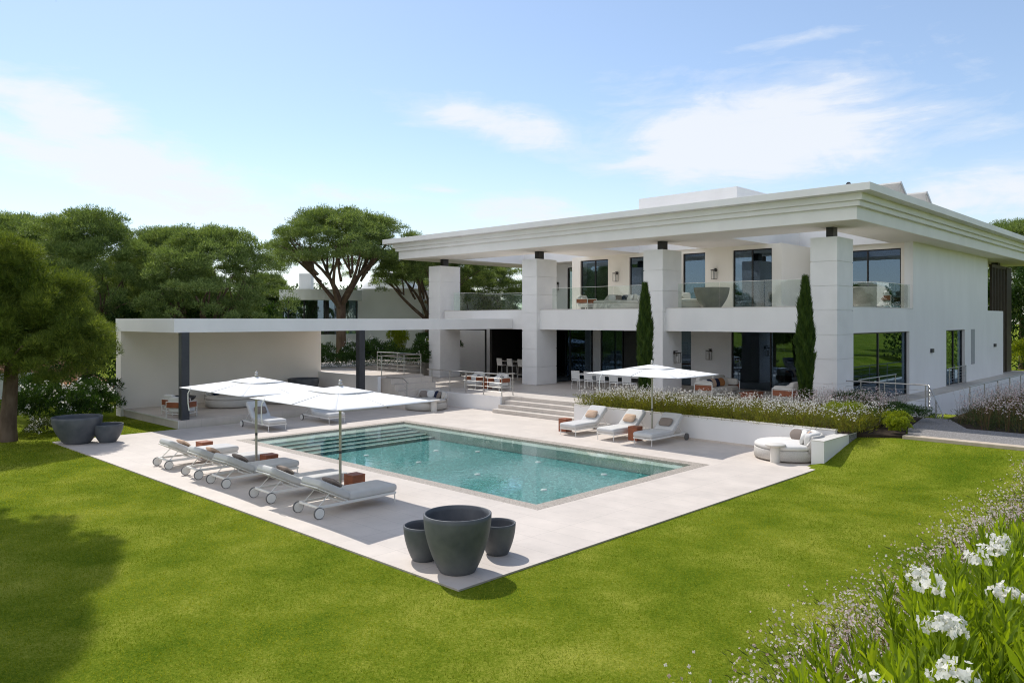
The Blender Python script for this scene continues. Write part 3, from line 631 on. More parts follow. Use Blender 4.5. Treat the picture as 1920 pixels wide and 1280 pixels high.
# wall lanterns
def lantern():
    t = thing('wall_lantern', '', 'wall lantern')
    b = MB(); b.cbox((0, -.02, .20), (.12, .04, .16)); b.cbox((0, -.11, .27), (.03, .18, .03)); b.build('bracket', M['frame'], t)
    b = MB()
    for x in (-.11, .11):
        for y in (-.29, -.07): b.cbox((x, y, -.06), (.018, .018, .46))
    for z in (-.29, .17): 
        b.cbox((0, -.29, z), (.238, .018, .018)); b.cbox((0, -.07, z), (.238, .018, .018)); b.cbox((-.11, -.18, z), (.018, .238, .018)); b.cbox((.11, -.18, z), (.018, .238, .018))
    b.build('cage', M['bronze'], t); MB().cbox((0, -.18, .195), (.27, .27, .03)).build('lid', M['frame'], t); MB().lathe([(.035, -.27), (.035, .02), (.0, .04)], 12, (0, -.18, 0)).build('lamp', M['pale'], t)
    return t
ln0 = None
for k, (x, y, z, rz, lb) in enumerate(((-11.74, FY, 6.75, 0, 'black framed lantern on the upper wall beside the widest balcony window'), (-18.32+.1, FY, 6.85, 0, 'black framed lantern on the balcony wall above the round sofa'),
        (-12.05, FY, 2.45, 0, 'black framed lantern on the ground floor wall above the cushioned sofa'), (-11.36, 24.3, 2.5, R(90), 'black framed lantern on the side of the column beside the umbrella'), (-26.3, 33.0, 6.65, 0, 'black lantern on the recessed upper wall behind a column'), (-28.6, 31.0, 2.5, 0, 'black lantern on the pale wall seen through the glass corner'))):
    o = lantern() if ln0 is None else copy_tree(ln0); ln0 = ln0 or o
    o.location = (x, y, z); o.rotation_euler = (0, 0, rz); tag(o, lb, 'wall lantern', 'lanterns on the villa walls')
for x, y, z, lb in ((-3.1, 35.73, 2.69, 'small grey box light on the side wall nearer the corner window'), (-3.1, 48.97, 2.65, 'small grey box light on the side wall near its far end')):
    o = MB().cbox((.05, 0, 0), (.10, .36, .20)).build('wall_light', M['post'], bevel=.01); o.location = (x, y, z); tag(o, lb, 'wall light', 'box lights on the side wall')
# roof things
for k, (y, lb) in enumerate(((32.2, 'tilted roof panel rising above the cornice, nearer the corner'), (36.2, 'tilted roof panel rising above the cornice, farther from the corner'))):
    t = thing('solar_panel', lb, 'solar panel', (-4.6, y, 9.4), 0, 'tilted panels on the roof')
    MB().cbox((0, 0, .72), (2.9, 2.6, .09), rx=R(-34)).build('panel', M['panel_back'], t)
    fr_ = MB()
    for x in (-1.4, 1.4): fr_.tube([(x, 1.0, .02), (x, -1.0, .02), (x, -1.0, 1.34)], .03, 6)
    MB().cbox((1.46, 0, .72), (.05, 2.64, .12), rx=R(-34)).build('frame', M['steel'], t); fr_.build('stand', M['steel'], t)
t = thing('roof_spotlight', 'small round spotlight on the roof edge above the corner column', 'spotlight', (-2.3, 22.4, 9.4))
MB().tube([(0, 0, 0), (0, 0, .08)], .02).build('stem', M['steel'], t); MB().tube([(-.02, .08, .12), (.0, -.04, .13), (.02, -.10, .14)], [.04, .085, .09], 12).build('head', M['post'], t)

# ------------------------------------------------------------------ pavilion
pv = thing('pavilion', 'white flat roofed open pavilion on two dark posts beside the pool', 'pavilion', (-24.5, 9, 0))
pvl = Vector((24.5, -9, 0))
def ppart(mb, name, mat, bevel=0.0): o = mb.build(name, mat, pv, bevel); o.location = pvl; return o
ppart(MB().prism([(-28.0, 4.34), (-21.6, 4.34), (-21.6, 23.54), (-25.0, 23.54), (-25.0, 14.6), (-28.0, 14.6)], 3.78, 4.34), 'roof', M['plaster'], 0.006)
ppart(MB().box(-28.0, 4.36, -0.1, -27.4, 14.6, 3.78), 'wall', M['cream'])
ppart(MB().box(-27.4, 4.48, -0.1, -21.5, 14.6, 0.30), 'platform', M['deck'])
for y in (4.62, 13.05): ppart(MB().box(-21.86, y, .302, -21.56, y+.32, 3.78), 'post', M['post'], 0.01)
ppart(MB().box(-27.39, 4.455, 0.265, -21.48, 4.478, 0.302).box(-21.498, 4.455, 0.0, -21.478, 4.475, 0.263), 'edge_trim', M['white_metal'])
# raised patio behind, its walls and rails
structure(MB().prism([(-36, 14.61), (-22.1, 14.61), (-22.1, 17.395), (-29.99, 17.395), (-29.99, 24.5), (-36, 24.5)], 0, 1.46).build('raised_patio', M['deck']))
o = MB().box(-27.39, 14.42, 0.30, -22.0, 14.605, 1.50).build('patio_wall', M['plaster']); tag(o, 'white retaining wall of the raised patio behind the pavilion', 'wall')
st2 = thing('patio_steps', 'pale steps between the terrace and the raised patio', 'steps', (-21.6, 16.0, 0))
for k in range(5): MB().box(-.49, -1.3, .28*k+.0005, 1.5-.3*k, 1.29, .28*(k+1)).build('step', M['deck'], st2)
def railing(name, label, pts, posts, wires=4, cat='railing', h=1.05, drop=None):
    """stainless rail: handrail along pts, posts down from it, thin wires between"""
    t = thing(name, label, cat, pts[0]); o0 = Vector(pts[0]); P = [Vector(p)-o0 for p in pts]
    MB().tube(P, .026, 8).build('handrail', M['steel'], t)
    wr = MB()
    for k in range(1, wires+1): wr.tube([p - Vector((0, 0, h*k/(wires+1))) for p in P], .007, 5)
    wr.build('wire', M['steel'], t)
    for q in posts:
        q = Vector(q)-o0; MB().tube([q, q-Vector((0, 0, h))], .024, 8).lathe([(.055, 0), (.055, .012), (.0, .013)], 12, q-Vector((0, 0, h))).build('post', M['steel'], t)
    return t
ph = FL+1.05
railing('terrace_railing', 'steel railing with five wires around the lounge corner of the terrace', [(-22.0, 17.55, ph), (-16.5, 17.55, ph), (-16.5, 18.4, ph)], [(-21.6, 17.55, ph), (-20.2, 17.55, ph), (-19.0, 17.55, ph), (-17.75, 17.55, ph), (-16.5, 17.55, ph), (-16.5, 18.3, ph)])
railing('patio_railing', 'taller steel railing on the raised patio beyond the steps', [(-22.2, 14.8, 2.5), (-22.2, 17.3, 2.5), (-26.0, 17.3, 2.5)], [(-22.2, 14.8, 2.5), (-22.2, 16.2, 2.5), (-22.2, 17.3, 2.5), (-24.2, 17.3, 2.5), (-26.0, 17.3, 2.5)], 4)
railing('stair_railing', 'short sloping steel railing beside the patio steps', [(-20.2, 14.9, 1.25), (-20.6, 14.9, 1.45), (-21.9, 14.9, 1.45)], [(-20.3, 14.9, 1.3), (-21.9, 14.9, 1.45)], 3, h=1.2)
ph = FL+1.1
railing('side_railing', 'steel wire railing in front of the corner window above the flowers', [(-3.3, 24.25, ph), (0.0, 24.25, ph)], [(-3.2, 24.25, ph), (-1.6, 24.25, ph), (-0.1, 24.25, ph)], 4)
railing('window_railing', 'steel railing along the glazed corner opening of the villa', [(-2.9, 25.1, ph), (-2.9, 29.7, ph)], [(-2.9, 25.3, ph), (-2.9, 27.5, ph), (-2.9, 29.6, ph)], 4)
railing('descending_railing', 'sloping steel railing running down beside the gravel path', [(0.02, 24.25, ph), (0.95, 22.6, 0.85)], [(0.02, 24.25, ph), (0.5, 23.4, 1.3), (0.93, 22.64, 0.88)], 5, h=.85)
railing('court_railing', 'long steel railing behind the dark flower bank along the sunken court', [(0.78, 26.8, 1.6), (0.78, 46, 1.6)], [(0.78, y, 1.6) for y in (26.9, 29.2, 31.5, 33.8, 36.1, 39, 42, 45.9)], 4, h=1.1)
railing('door_railing', 'small steel guard railing across the side door of the villa', [(-3.0, 38.5, 1.65), (-3.0, 42.0, 1.65)], [(-3.0, 38.6, 1.65), (-3.0, 40.3, 1.65), (-3.0, 41.9, 1.65)], 5, h=.95)
# path at the right
structure(MB().prism([(1.25, 17.72), (12, 17.72), (12, 20.6), (2.2, 20.6), (1.1, 22.9), (0.22, 22.9), (0.75, 19.4)], 0.4, 0.685).build('gravel_path', M['gravel']))
structure(MB().box(1.2, 17.36, 0.4, 12, 17.72, 0.715).build('path_edging', M['sand'], bevel=.02))

# ------------------------------------------------------------------ furniture
def cushion(mb_args, name, mat, parent): return MB().puff(*mb_args[0], **mb_args[1]).build(name, mat, parent)
def make_lounger(back_deg, pillow):
    t = thing('sun_lounger', '', 'sun lounger'); zf = .235
    f = MB()
    for x in (-.37, .37): f.cbox((x, .0, zf), (.045, 2.1, .06))
    for y in (1.03, .35, -.33): f.cbox((0, y, zf), (.695, .045, .05))
    f.cbox((0, -1.03, zf), (.695, .05, .05)); f.build('frame', M['white_metal'], t, bevel=.008)
    for x in (-.36, .36): MB().tube([(x, 1.02, zf), (x, 1.03, 0)], .014, 8).build('leg', M['white_metal'], t)
    for x in (-.43, .43):
        w = MB().tube([(x-.022, -1.05, .125), (x+.022, -1.05, .125)], .112, 24).build('wheel', M['white_metal'], t)
        MB().tube([(x-.028, -1.05, .125), (x+.016, -1.05, .125)], .125, 24).build('tyre', M['tyre'], w)
    a = R(back_deg); hy = -.27
    bl = .86; cy, cz = math.cos(a), math.sin(a)
    p = lambda s, h: (0, hy - s*cy + h*cz*0 - h*math.sin(a)*-0, zf+.03 + s*cz + h*cy)
    bf = MB()
    for x in (-.34, .34): bf.tube([(x, hy, zf+.03), (x, hy-bl*cy, zf+.03+bl*cz)], .018, 6)
    bf.tube([(-.34, hy-bl*cy, zf+.03+bl*cz), (.34, hy-bl*cy, zf+.03+bl*cz)], .018, 6)
    for x in (-.3, .3): bf.tube([(x, hy-.5*cy, zf+.02+.5*cz), (x, hy-.72, zf)], .012, 6)
    bf.build('backrest_frame', M['white_metal'], t)
    m = MB().puff((0, .42, zf+.115), (.80, 1.36, .19), e=.16, n=16).build('seat_cushion', M['fabric'], t)
    h = .105; s = bl/2+.01
    MB().puff((0, hy - s*cy + h*cz, zf+.03 + s*cz + h*cy), (.80, bl+.04, .18), rx=-a, e=.18, n=16).build('back_cushion', M['fabric'], t)
    if pillow:
        s = .33; h = .24; MB().puff((0, hy - s*cy + h*cz, zf+.05 + s*cz + h*cy), (.52, .34, .13), rx=-a-R(8), e=.45, n=12, pinch=.75).build('pillow', M[pillow], t)
    return t
L1 = make_lounger(27, 'tan'); L2 = make_lounger(27, 'taupe'); B1 = make_lounger(48, 'taupe'); R1 = make_lounger(40, 'tan'); R2 = make_lounger(40, 'taupe')
spots = [(L1, -13.73, 1.86, 0, 'sunlit white lounger farthest from the big planter in the lawn side row'), (L1, -11.75, 1.86, 0, 'second lounger of the lawn side row, half under the far umbrella'),
         (L2, -10.19, 1.86, 0, 'lounger with taupe pillow under the far umbrella beside its pole'), (L2, -7.85, 1.86, 0, 'lounger with a sunlit head end under the near umbrella'),
         (L2, -5.82, 1.86, 0, 'fully shaded lounger nearest the big dark planters'), (B1, -19.2, 6.9, R(-90), 'lounger with raised back beside the pool steps, nearer the dark post'),
         (B1, -19.3, 9.67, R(-90), 'lounger with raised back behind the pool, partly hidden by the umbrella edge'), (R1, -9.31, 14.85, R(180), 'sunny lounger with tan pillow nearest the terrace steps'),
         (R1, -7.55, 14.85, R(180), 'lounger with tan pillow between two brown side tables'), (R2, -5.98, 14.85, R(180), 'shaded lounger with taupe pillow by the planter wall')]
used = set()
for src, x, y, rz, lb in spots:
    o = src if src.name not in used else copy_tree(src); used.add(src.name)
    o.location = (x, y, 0); o.rotation_euler = (0, 0, rz + random.uniform(-.025, .025)); tag(o, lb, 'sun lounger', 'sun loungers around the pool')
def make_umbrella():
    t = thing('umbrella', '', 'umbrella')
    MB().lathe([(.0, 0), (.10, 0), (.11, .02), (.10, .035), (.06, .05), (.05, .30), (.0, .30)], 24).build('base', M['steel'], t)
    MB().tube([(0, 0, .05), (0, 0, 2.72)], .033, 12).build('pole', M['champagne'], t)
    MB().tube([(0, 0, 1.05), (0, 0, 1.12)], .036, 10).tube([(-.07, 0, .92), (.0, 0, .92)], .022, 8).build('crank', M['post'], t)
    hx, hy, ze, zt, zv = 1.93, 1.36, 2.36, 2.70, 2.615
    # canopy: four sagging panels below the vent
    c = MB(); n = 12
    def panel(ax, ay, bx, by, r0, r1, z0, z1, sag):
        vs = []; fs = []
        for i in range(n+1):
            s_ = i/n; k = r0+(r1-r0)*s_
            for j in range(n+1):
                u = j/n; x = (ax+(bx-ax)*u)*k; y = (ay+(by-ay)*u)*k
                e_ = 4*u*(1-u)
                z = z0+(z1-z0)*s_ - sag*e_*math.sin(math.pi*min(1, s_*.5+.25))*.6 + .0*e_
                inn = 1 - .045*e_*s_
                vs.append((x*inn, y*inn, z))
        for i in range(n):
            for j in range(n): fs.append((i*(n+1)+j, (i+1)*(n+1)+j, (i+1)*(n+1)+j+1, i*(n+1)+j+1))
        c.add(vs, fs, True)
    cs = [(-hx, -hy), (hx, -hy), (hx, hy), (-hx, hy)]
    for k in range(4): panel(*cs[k], *cs[(k+1) % 4], .0, 1.0, zt-.03, ze, .05)
    can = c.build('canopy', M['canopy'], t); sd_ = can.modifiers.new('thick', 'SOLIDIFY'); sd_.thickness = .006
    c = MB()
    for k in range(4): panel(*cs[k], *cs[(k+1) % 4], .0, .36, zt+.0, zt-.133, .012)
    v = c.build('vent', M['canopy'], can); sd_ = v.modifiers.new('thick', 'SOLIDIFY'); sd_.thickness = .006
    for x, y in cs + [(0, -hy), (0, hy), (-hx, 0), (hx, 0)]:
        f_ = .955; MB().tube([(0, 0, zt-.07), (x*f_, y*f_, ze-.012)], .012, 6).build('rib', M['white_metal'], t)
        MB().tube([(0, 0, zt-.52), (x*.45, y*.45, zt-.07+(ze-zt+.06)*.45)], .009, 6).build('strut', M['white_metal'], t)
    MB().lathe([(.0, .0), (.06, .0), (.045, .03), (.02, .04), (.045, .07), (.04, .10), (.0, .115)], 16, (0, 0, zt+.03)).build('finial', M['steel'], t)
    sp = MB(); pts = [(-.62*hx, -hy*.99, ze+.03), (-.66*hx, -hy*1.02, ze-.12), (-.69*hx, -hy*1.0, ze-.40), (-.70*hx, -hy*.97, ze-.62)]
    sp.tube(pts, .014, 5).build('tie_strap', M['canopy'], t)
    return t
U = make_umbrella()
for k, (x, y, lb) in enumerate(((-6.88, 2.32, 'white rectangular umbrella over the two loungers nearest the dark planters'), (-11.12, 2.35, 'white rectangular umbrella whose edge crosses the first pavilion post'), (-6.5, 15.15, 'white rectangular umbrella in front of the flower bed and cypress'))):
    o = U if k == 0 else copy_tree(U); o.location = (x, y, 0); tag(o, lb, 'umbrella', 'white umbrellas by the pool')
# brown side tables
def side_table():
    t = thing('side_table', '', 'side table')
    MB().box(-.19, -.19, .48, .19, .19, .52).build('top', M['leather'], t, bevel=.012)
    b = MB(); b.box(-.185, -.185, .02, .185, .185, .48); b.build('body', M['leather'], t, bevel=.008)
    MB().box(-.20, -.20, 0, .20, .20, .02).build('foot', M['white_metal'], t)
    return t
T0 = side_table()
for k, (x, y, z, rz, lb) in enumerate(((-6.80, 2.68, 0, 0, 'brown leather side table beside the near umbrella pole'), (-10.86, 2.60, 0, 0, 'brown leather side table beside the far umbrella pole'), (-14.42, 2.34, 0, .1, 'brown leather side table behind the farthest lounger of the row'),
        (-9.98, 14.45, 0, 0, 'brown leather side table at the terrace step end of the loungers'), (-6.77, 14.5, 0, 0, 'brown leather side table next to the shaded lounger'), (-19.86, 19.85, FL, 0, 'brown side table between the two terrace armchairs'))):
    o = T0 if k == 0 else copy_tree(T0); o.location = (x, y, z); o.rotation_euler = (0, 0, rz); tag(o, lb, 'side table', 'brown leather side tables')
# planters
def planter(name, rt, rb, h, loc, lb, mat='planter', fill=True):
    t = thing(name, lb, 'planter', loc); th = max(.03, rt*.06)
    pr = []
    for i in range(13):
        s_ = i/12; pr.append((rb+(rt-rb)*(1-(1-s_)**1.9), h*s_))
    inner = [(max(r_-th, .02), z) for r_, z in pr[3:]][::-1]
    prof = [(0.0, 0.0), (rb*.97, 0.0), (rb, .012)] + pr[1:] + [(rt-th*.5, h+.006)] + inner + [(0.0, inner[-1][1])]
    MB().lathe(prof, 56).build('bowl', M[mat], t)
    if fill:
        r_ = rb+(rt-rb)*(1-(1-.72)**1.9)-th; MB().lathe([(0, h*.72), (r_*.99, h*.72)], 40).build('soil', M['soil'], t)
    return t
planter('bowl_planter', .585, .31, .985, (-.72, .62, 0), 'largest dark grey bowl planter at the near corner of the deck')
planter('bowl_planter', .37, .21, .62, (-1.62, .62, 0), 'dark grey bowl planter on the lounger side of the largest one')
planter('bowl_planter', .34, .20, .57, (-.92, 1.78, 0), 'dark grey bowl planter on the pool side of the largest one')
planter('bowl_planter', .80, .40, .93, (-20.42, .52, 0), 'large grey bowl planter near the oleander hedge and pine trunk')
planter('bowl_planter', .50, .26, .64, (-19.95, 1.36, 0), 'smaller grey bowl planter beside the hedge one, near the pavilion wall')
planter('bowl_planter', .84, .40, 1.0, (-9.83, 25.2, BT-.03), 'large warm grey bowl planter behind the balcony glass', 'planter_warm')
planter('bowl_planter', .84, .40, 1.0, (-4.25, 29.6, BT-.03), 'warm grey bowl planter on the corner balcony beside a chair', 'planter_warm')
planter('bowl_planter', .80, .40, .95, (-26.5, 13.0, .30), 'dark bowl planter against the end of the pavilion wall', 'planter')
# armchairs
def armchair(cush='pale', pil='navy'):
    t = thing('armchair', '', 'armchair')
    f = MB()
    for x in (-.42, .42):
        for y in (-.40, .40): f.cbox((x, y, .33), (.032, .032, .66))
        f.cbox((x, 0, .17), (.032, .77, .032)); f.cbox((x, 0, .645), (.032, .77, .032))
    f.cbox((0, -.40, .17), (.81, .032, .032)); f.cbox((0, .40, .17), (.81, .032, .032)); f.cbox((0, .40, .645), (.81, .032, .032)); f.build('frame', M['white_metal'], t, bevel=.005)
    for x in (-.42, .42): MB().cbox((x, 0, .52), (.022, .765, .22)).build('side_panel', M['leather'], t)
    MB().cbox((0, .41, .52), (.80, .02, .22)).build('back_panel', M['leather'], t)
    MB().puff((0, -.02, .30), (.78, .76, .20), e=.2).build('seat_cushion', M[cush], t); MB().puff((0, .27, .60), (.74, .20, .50), rx=R(-10), e=.3).build('back_cushion', M[cush], t)
    MB().puff((-.2, .10, .55), (.40, .14, .36), rx=R(-20), rz=R(20), e=.45, pinch=.7).build('pillow', M['pale'], t); MB().puff((.06, .16, .54), (.36, .12, .32), rx=R(-22), e=.45, pinch=.7).build('pillow', M[pil], t)
    return t
A = armchair()
for k, (x, y, z, rz, lb) in enumerate(((-20.75, 19.85, FL, 0, 'white framed armchair behind the terrace railing, nearer the patio steps'), (-19.0, 19.85, FL, 0, 'white framed armchair behind the terrace railing, nearer the garden steps'),
        (-23.85, 5.35, .30, R(180+8), 'white framed armchair with brown back in the pavilion, nearer its wall'), (-22.7, 5.1, .30, R(180+30), 'white framed armchair in the pavilion beside the dark post'),
        (-18.4, 26.3, BT-.03, R(90), 'white framed armchair on the balcony beside a column'), (-4.1, 31.3, BT-.03, R(200), 'white framed armchair on the corner balcony behind glass'))):
    o = A if k == 0 else copy_tree(A); o.location = (x, y, z); o.rotation_euler = (0, 0, rz); tag(o, lb, 'armchair', 'white framed armchairs with brown leather panels')
# long sofas under the balcony
def sofa(colors):
    t = thing('sofa', '', 'sofa'); L = 2.6; f = MB()
    for x in (-L/2, L/2):
        for y in (-.45, .45): f.cbox((x, y, .33), (.035, .035, .66))
        f.cbox((x, 0, .16), (.035, .87, .035)); f.cbox((x, 0, .66), (.035, .87, .035))
    for y in (-.45, .45): f.cbox((0, y, .16), (L-.04, .035, .035))
    f.cbox((0, .45, .66), (L-.04, .035, .035)); f.build('frame', M['white_metal'], t, bevel=.005)
    for x in (-L/2, L/2): MB().cbox((x, 0, .46), (.022, .865, .24)).build('side_panel', M['leather'], t)
    MB().cbox((0, .46, .46), (L-.04, .02, .24)).build('back_panel', M['leather'], t)
    for x in (-.64, .64): MB().puff((x, -.02, .31), (1.26, .86, .24), e=.16).build('seat_cushion', M['sofa'], t)
    for x in (-.64, .64): MB().puff((x, .33, .66), (1.24, .24, .56), rx=R(-9), e=.3).build('back_cushion', M['sofa'], t)
    for x in (-L/2+.10, L/2-.10): MB().puff((x, 0, .62), (.20, .86, .32), e=.35).build('arm_cushion', M['sofa'], t)
    for k, c in enumerate(colors):
        x = -.95+1.9*k/(len(colors)-1); MB().puff((x, .12, .62), (.46, .15, .42), rx=R(-18), rz=R(random.uniform(-15, 15)), e=.45, pinch=.7).build('pillow', M[c], t)
    return t
s1 = sofa(['pale', 'navy', 'tan', 'navy', 'rust', 'sofa']); s1.location = (-9.35, 24.9, FL); s1.rotation_euler = (0, 0, R(90)); tag(s1, 'long pale sofa with rust and navy pillows facing the other sofa', 'sofa', 'sofas under the balcony')
s2 = sofa(['teal', 'teal', 'navy', 'teal', 'teal', 'pale']); s2.location = (-5.55, 24.9, FL); s2.rotation_euler = (0, 0, R(-90)); tag(s2, 'long sofa with dark teal pillows beside the corner column', 'sofa', 'sofas under the balcony')
ct = thing('coffee_table', 'low brown leather coffee table between the two long sofas', 'coffee table', (-7.45, 24.6, FL))
MB().cbox((0, 0, .30), (.7, 1.1, .05)).build('top', M['leather'], ct, bevel=.01); MB().cbox((0, 0, .15), (.6, 1.0, .24)).build('base', M['leather'], ct, bevel=.01)
# round daybeds
def daybed(name, r, loc, rz, lb, colors, base='wicker', cush='pale', backed=True):
    t = thing(name, lb, 'daybed', loc, rz)
    MB().lathe([(0, .03), (r-.06, .03), (r, .06), (r, .33), (r-.03, .36), (0, .36)], 48).build('base', M[base], t)
    MB().lathe([(0, .36), (r-.06, .36), (r-.01, .40), (r-.02, .47), (r-.08, .51), (0, .525)], 48).build('seat_cushion', M[cush], t)
    if backed:
        n = 28; a0, a1 = R(20), R(160); vs = []; fs = []
        for i in range(n+1):
            a = a0+(a1-a0)*i/n; ed = min(1, min(i, n-i)/3+.35); h = .36+.42*ed
            for rr, z in ((r+.01, .30), (r+.02, h), (r-.06, h+.02), (r-.13, h-.02), (r-.13, .40)): vs.append((rr*math.cos(a), rr*math.sin(a), z))
        for i in range(n):
            for j in range(4): fs.append((i*5+j, i*5+j+1, (i+1)*5+j+1, (i+1)*5+j))
        fs += [(0, 1, 2, 3, 4), tuple(n*5+j for j in (4, 3, 2, 1, 0))]
        MB().add(vs, fs, True).build('backrest', M[base], t)
        for a in (45, 90, 135): MB().puff(((r-.22)*math.cos(R(a)), (r-.22)*math.sin(R(a)), .66), (.66, .20, .40), rz=R(a-90), rx=R(-10), e=.35).build('back_cushion', M[cush], t)
        for k, c in enumerate(colors):
            a = R(38+104*k/max(1, len(colors)-1)); rr = r-.42; MB().puff((rr*math.cos(a), rr*math.sin(a), .66), (.44, .14, .38), rz=a-R(90)+random.uniform(-.3, .3), rx=R(-24), e=.45, pinch=.7).build('pillow', M[c], t)
    return t
daybed('daybed', 1.02, (-1.38, 15.0, 0), R(-52), 'round pale woven daybed with a blue pillow against the garden wall end', ['pale', 'blue', 'tan', 'pale', 'taupe'])
daybed('daybed', 1.02, (-19.7, 15.6, 0), R(10), 'round grey daybed in shade below the terrace railing', ['taupe', 'navy', 'pale', 'taupe'], 'sofa', 'sofa')
daybed('daybed', 1.1, (-25.0, 8.3, .30), R(80), 'round beige daybed in the pavilion beside the dark fire bowl', ['pale', 'taupe', 'navy'], 'sofa', 'sofa')
daybed('daybed', 1.0, (-24.9, 10.9, .30), R(60), 'round beige daybed in the pavilion, hidden behind the umbrellas', ['pale', 'navy', 'taupe'], 'sofa', 'sofa')
daybed('daybed', 1.25, (-16.1, 26.0, BT-.03), R(0), 'round cream daybed with many pillows behind the balcony glass', ['pale', 'sofa', 'navy', 'taupe', 'pale'], 'sofa', 'sofa')
daybed('daybed', .9, (-11.6, 25.9, BT-.03), R(90), 'white backed daybed on the balcony beside the bowl planter', ['pale', 'pale'], 'sofa', 'pale')
def pedestal(loc, lb):
    t = thing('pedestal_table', lb, 'side table', loc, 0, 'round stone pedestal tables')
    MB().lathe([(0, .50), (.28, .50), (.30, .515), (.30, .54), (.28, .555), (0, .555)], 32).build('top', M['ceramic'], t); MB().lathe([(.15, 0), (.15, .50)], 24).build('stem', M['ceramic'], t); return t
pedestal((-1.34, 14.02, 0), 'round pale stone pedestal table in front of the pale woven daybed'); pedestal((-18.6, 15.15, 0), 'round pale pedestal table beside the grey daybed under the railing'); pedestal((-23.2, 11.6, .30), 'round pale pedestal table standing in the pavilion')
fb_ = thing('fire_bowl', 'dark round fire bowl behind the pavilion armchairs', 'fire bowl', (-25.2, 6.1, .30)); MB().lathe([(0, 0), (.3, 0), (.34, .3), (.62, .52), (.64, .60), (.56, .60), (.5, .5), (0, .45)], 36).build('bowl', M['post'], fb_)
# dining chairs, table, bar stools
def dining_chair():
    t = thing('dining_chair', '', 'dining chair')
    for x in (-.25, .25):
        for y in (-.24, .24): MB().tube([(x, y*.98, .44), (x*1.04, y*1.12, 0)], .014, 6).build('leg', M['white_metal'], t)
    MB().puff((0, .0, .46), (.54, .54, .08), e=.25, n=8).build('seat', M['fabric'], t)
    f = MB()
    for x in (-.26, .26): f.tube([(x, -.25, .44), (x, -.29, .95)], .014, 6)
    f.tube([(-.26, -.29, .95), (.26, -.29, .95)], .014, 6); f.build('frame', M['white_metal'], t); MB().cbox((0, -.275, .73), (.50, .03, .40), rx=R(5)).build('backrest', M['fabric'], t); return t
DC = dining_chair()
for k, x in enumerate((-16.44, -15.6, -14.8, -14.0, -13.2)):
    o = DC if k == 0 else copy_tree(DC); o.location = (x, 23.2, FL); tag(o, ['first dining chair of the terrace row, beside the black glass door', 'dining chair behind the umbrella tip, second from the black glass door', 'middle dining chair of the row behind the flowers', 'dining chair second from the cypress in the row', 'dining chair of the row next to the cypress'][k], 'dining chair', 'dining chairs on the terrace')
dt = thing('dining_table', 'long pale dining table behind the row of chairs on the terrace', 'dining table', (-14.8, 24.0, FL)); MB().cbox((0, 0, .73), (4.4, 1.0, .04)).build('top', M['white_metal'], dt)
for x in (-2.0, 2.0):
    for y in (-.4, .4): MB().cbox((x, y, .355), (.06, .06, .71)).build('leg', M['white_metal'], dt)
def bar_stool():
    t = thing('bar_stool', '', 'bar stool')
    for x in (-.2, .2):
        for y in (-.2, .2): MB().tube([(x, y, .75), (x*1.1, y*1.1, 0)], .014, 6).build('leg', M['white_metal'], t)
    MB().puff((0, 0, .78), (.46, .46, .08), e=.25, n=8).build('seat', M['pale'], t); MB().cbox((0, -.22, 1.0), (.44, .04, .42), rx=R(6)).build('backrest', M['pale'], t); f = MB()
    for q in (((-.21, -.21, .25), (.21, -.21, .25)), ((-.21, .21, .25), (.21, .21, .25)), ((-.21, -.21, .3), (-.21, .21, .3)), ((.21, -.21, .3), (.21, .21, .3))): f.tube(q, .011, 6)
    f.build('footrest', M['white_metal'], t); return t
BS = bar_stool()
for k, x in enumerate((-25.0, -24.1, -23.2)):
    o = BS if k == 0 else copy_tree(BS); o.location = (x, 26.1, FL); tag(o, ['pale bar stool at the pale glazed end of the kitchen counter', 'middle bar stool at the dark kitchen counter', 'bar stool at the kitchen counter nearest the column'][k], 'bar stool', 'bar stools in the kitchen')
ki = thing('kitchen_island', 'kitchen counter with a thin pale top behind the bar stools', 'kitchen island', (-23.8, 27.0, FL)); MB().cbox((0, 0, 1.0), (3.6, 1.0, .05)).build('top', M['ceramic'], ki); MB().cbox((0, .1, .48), (3.4, .7, .97)).build('base', M['inner_dark'], ki)
pb = thing('patio_bench', 'small pale metal bench on the raised patio before the hedge', 'bench', (-29.2, 21.8, 1.46)); MB().cbox((0, 0, .42), (.5, 1.8, .05)).cbox((-.24, 0, .72), (.04, 1.8, .06)).build('seat', M['white_metal'], pb)
for y in (-.85, .85):
    for x in (-.22, .22): MB().cbox((x, y, .21), (.04, .04, .42)).build('leg', M['white_metal'], pb)

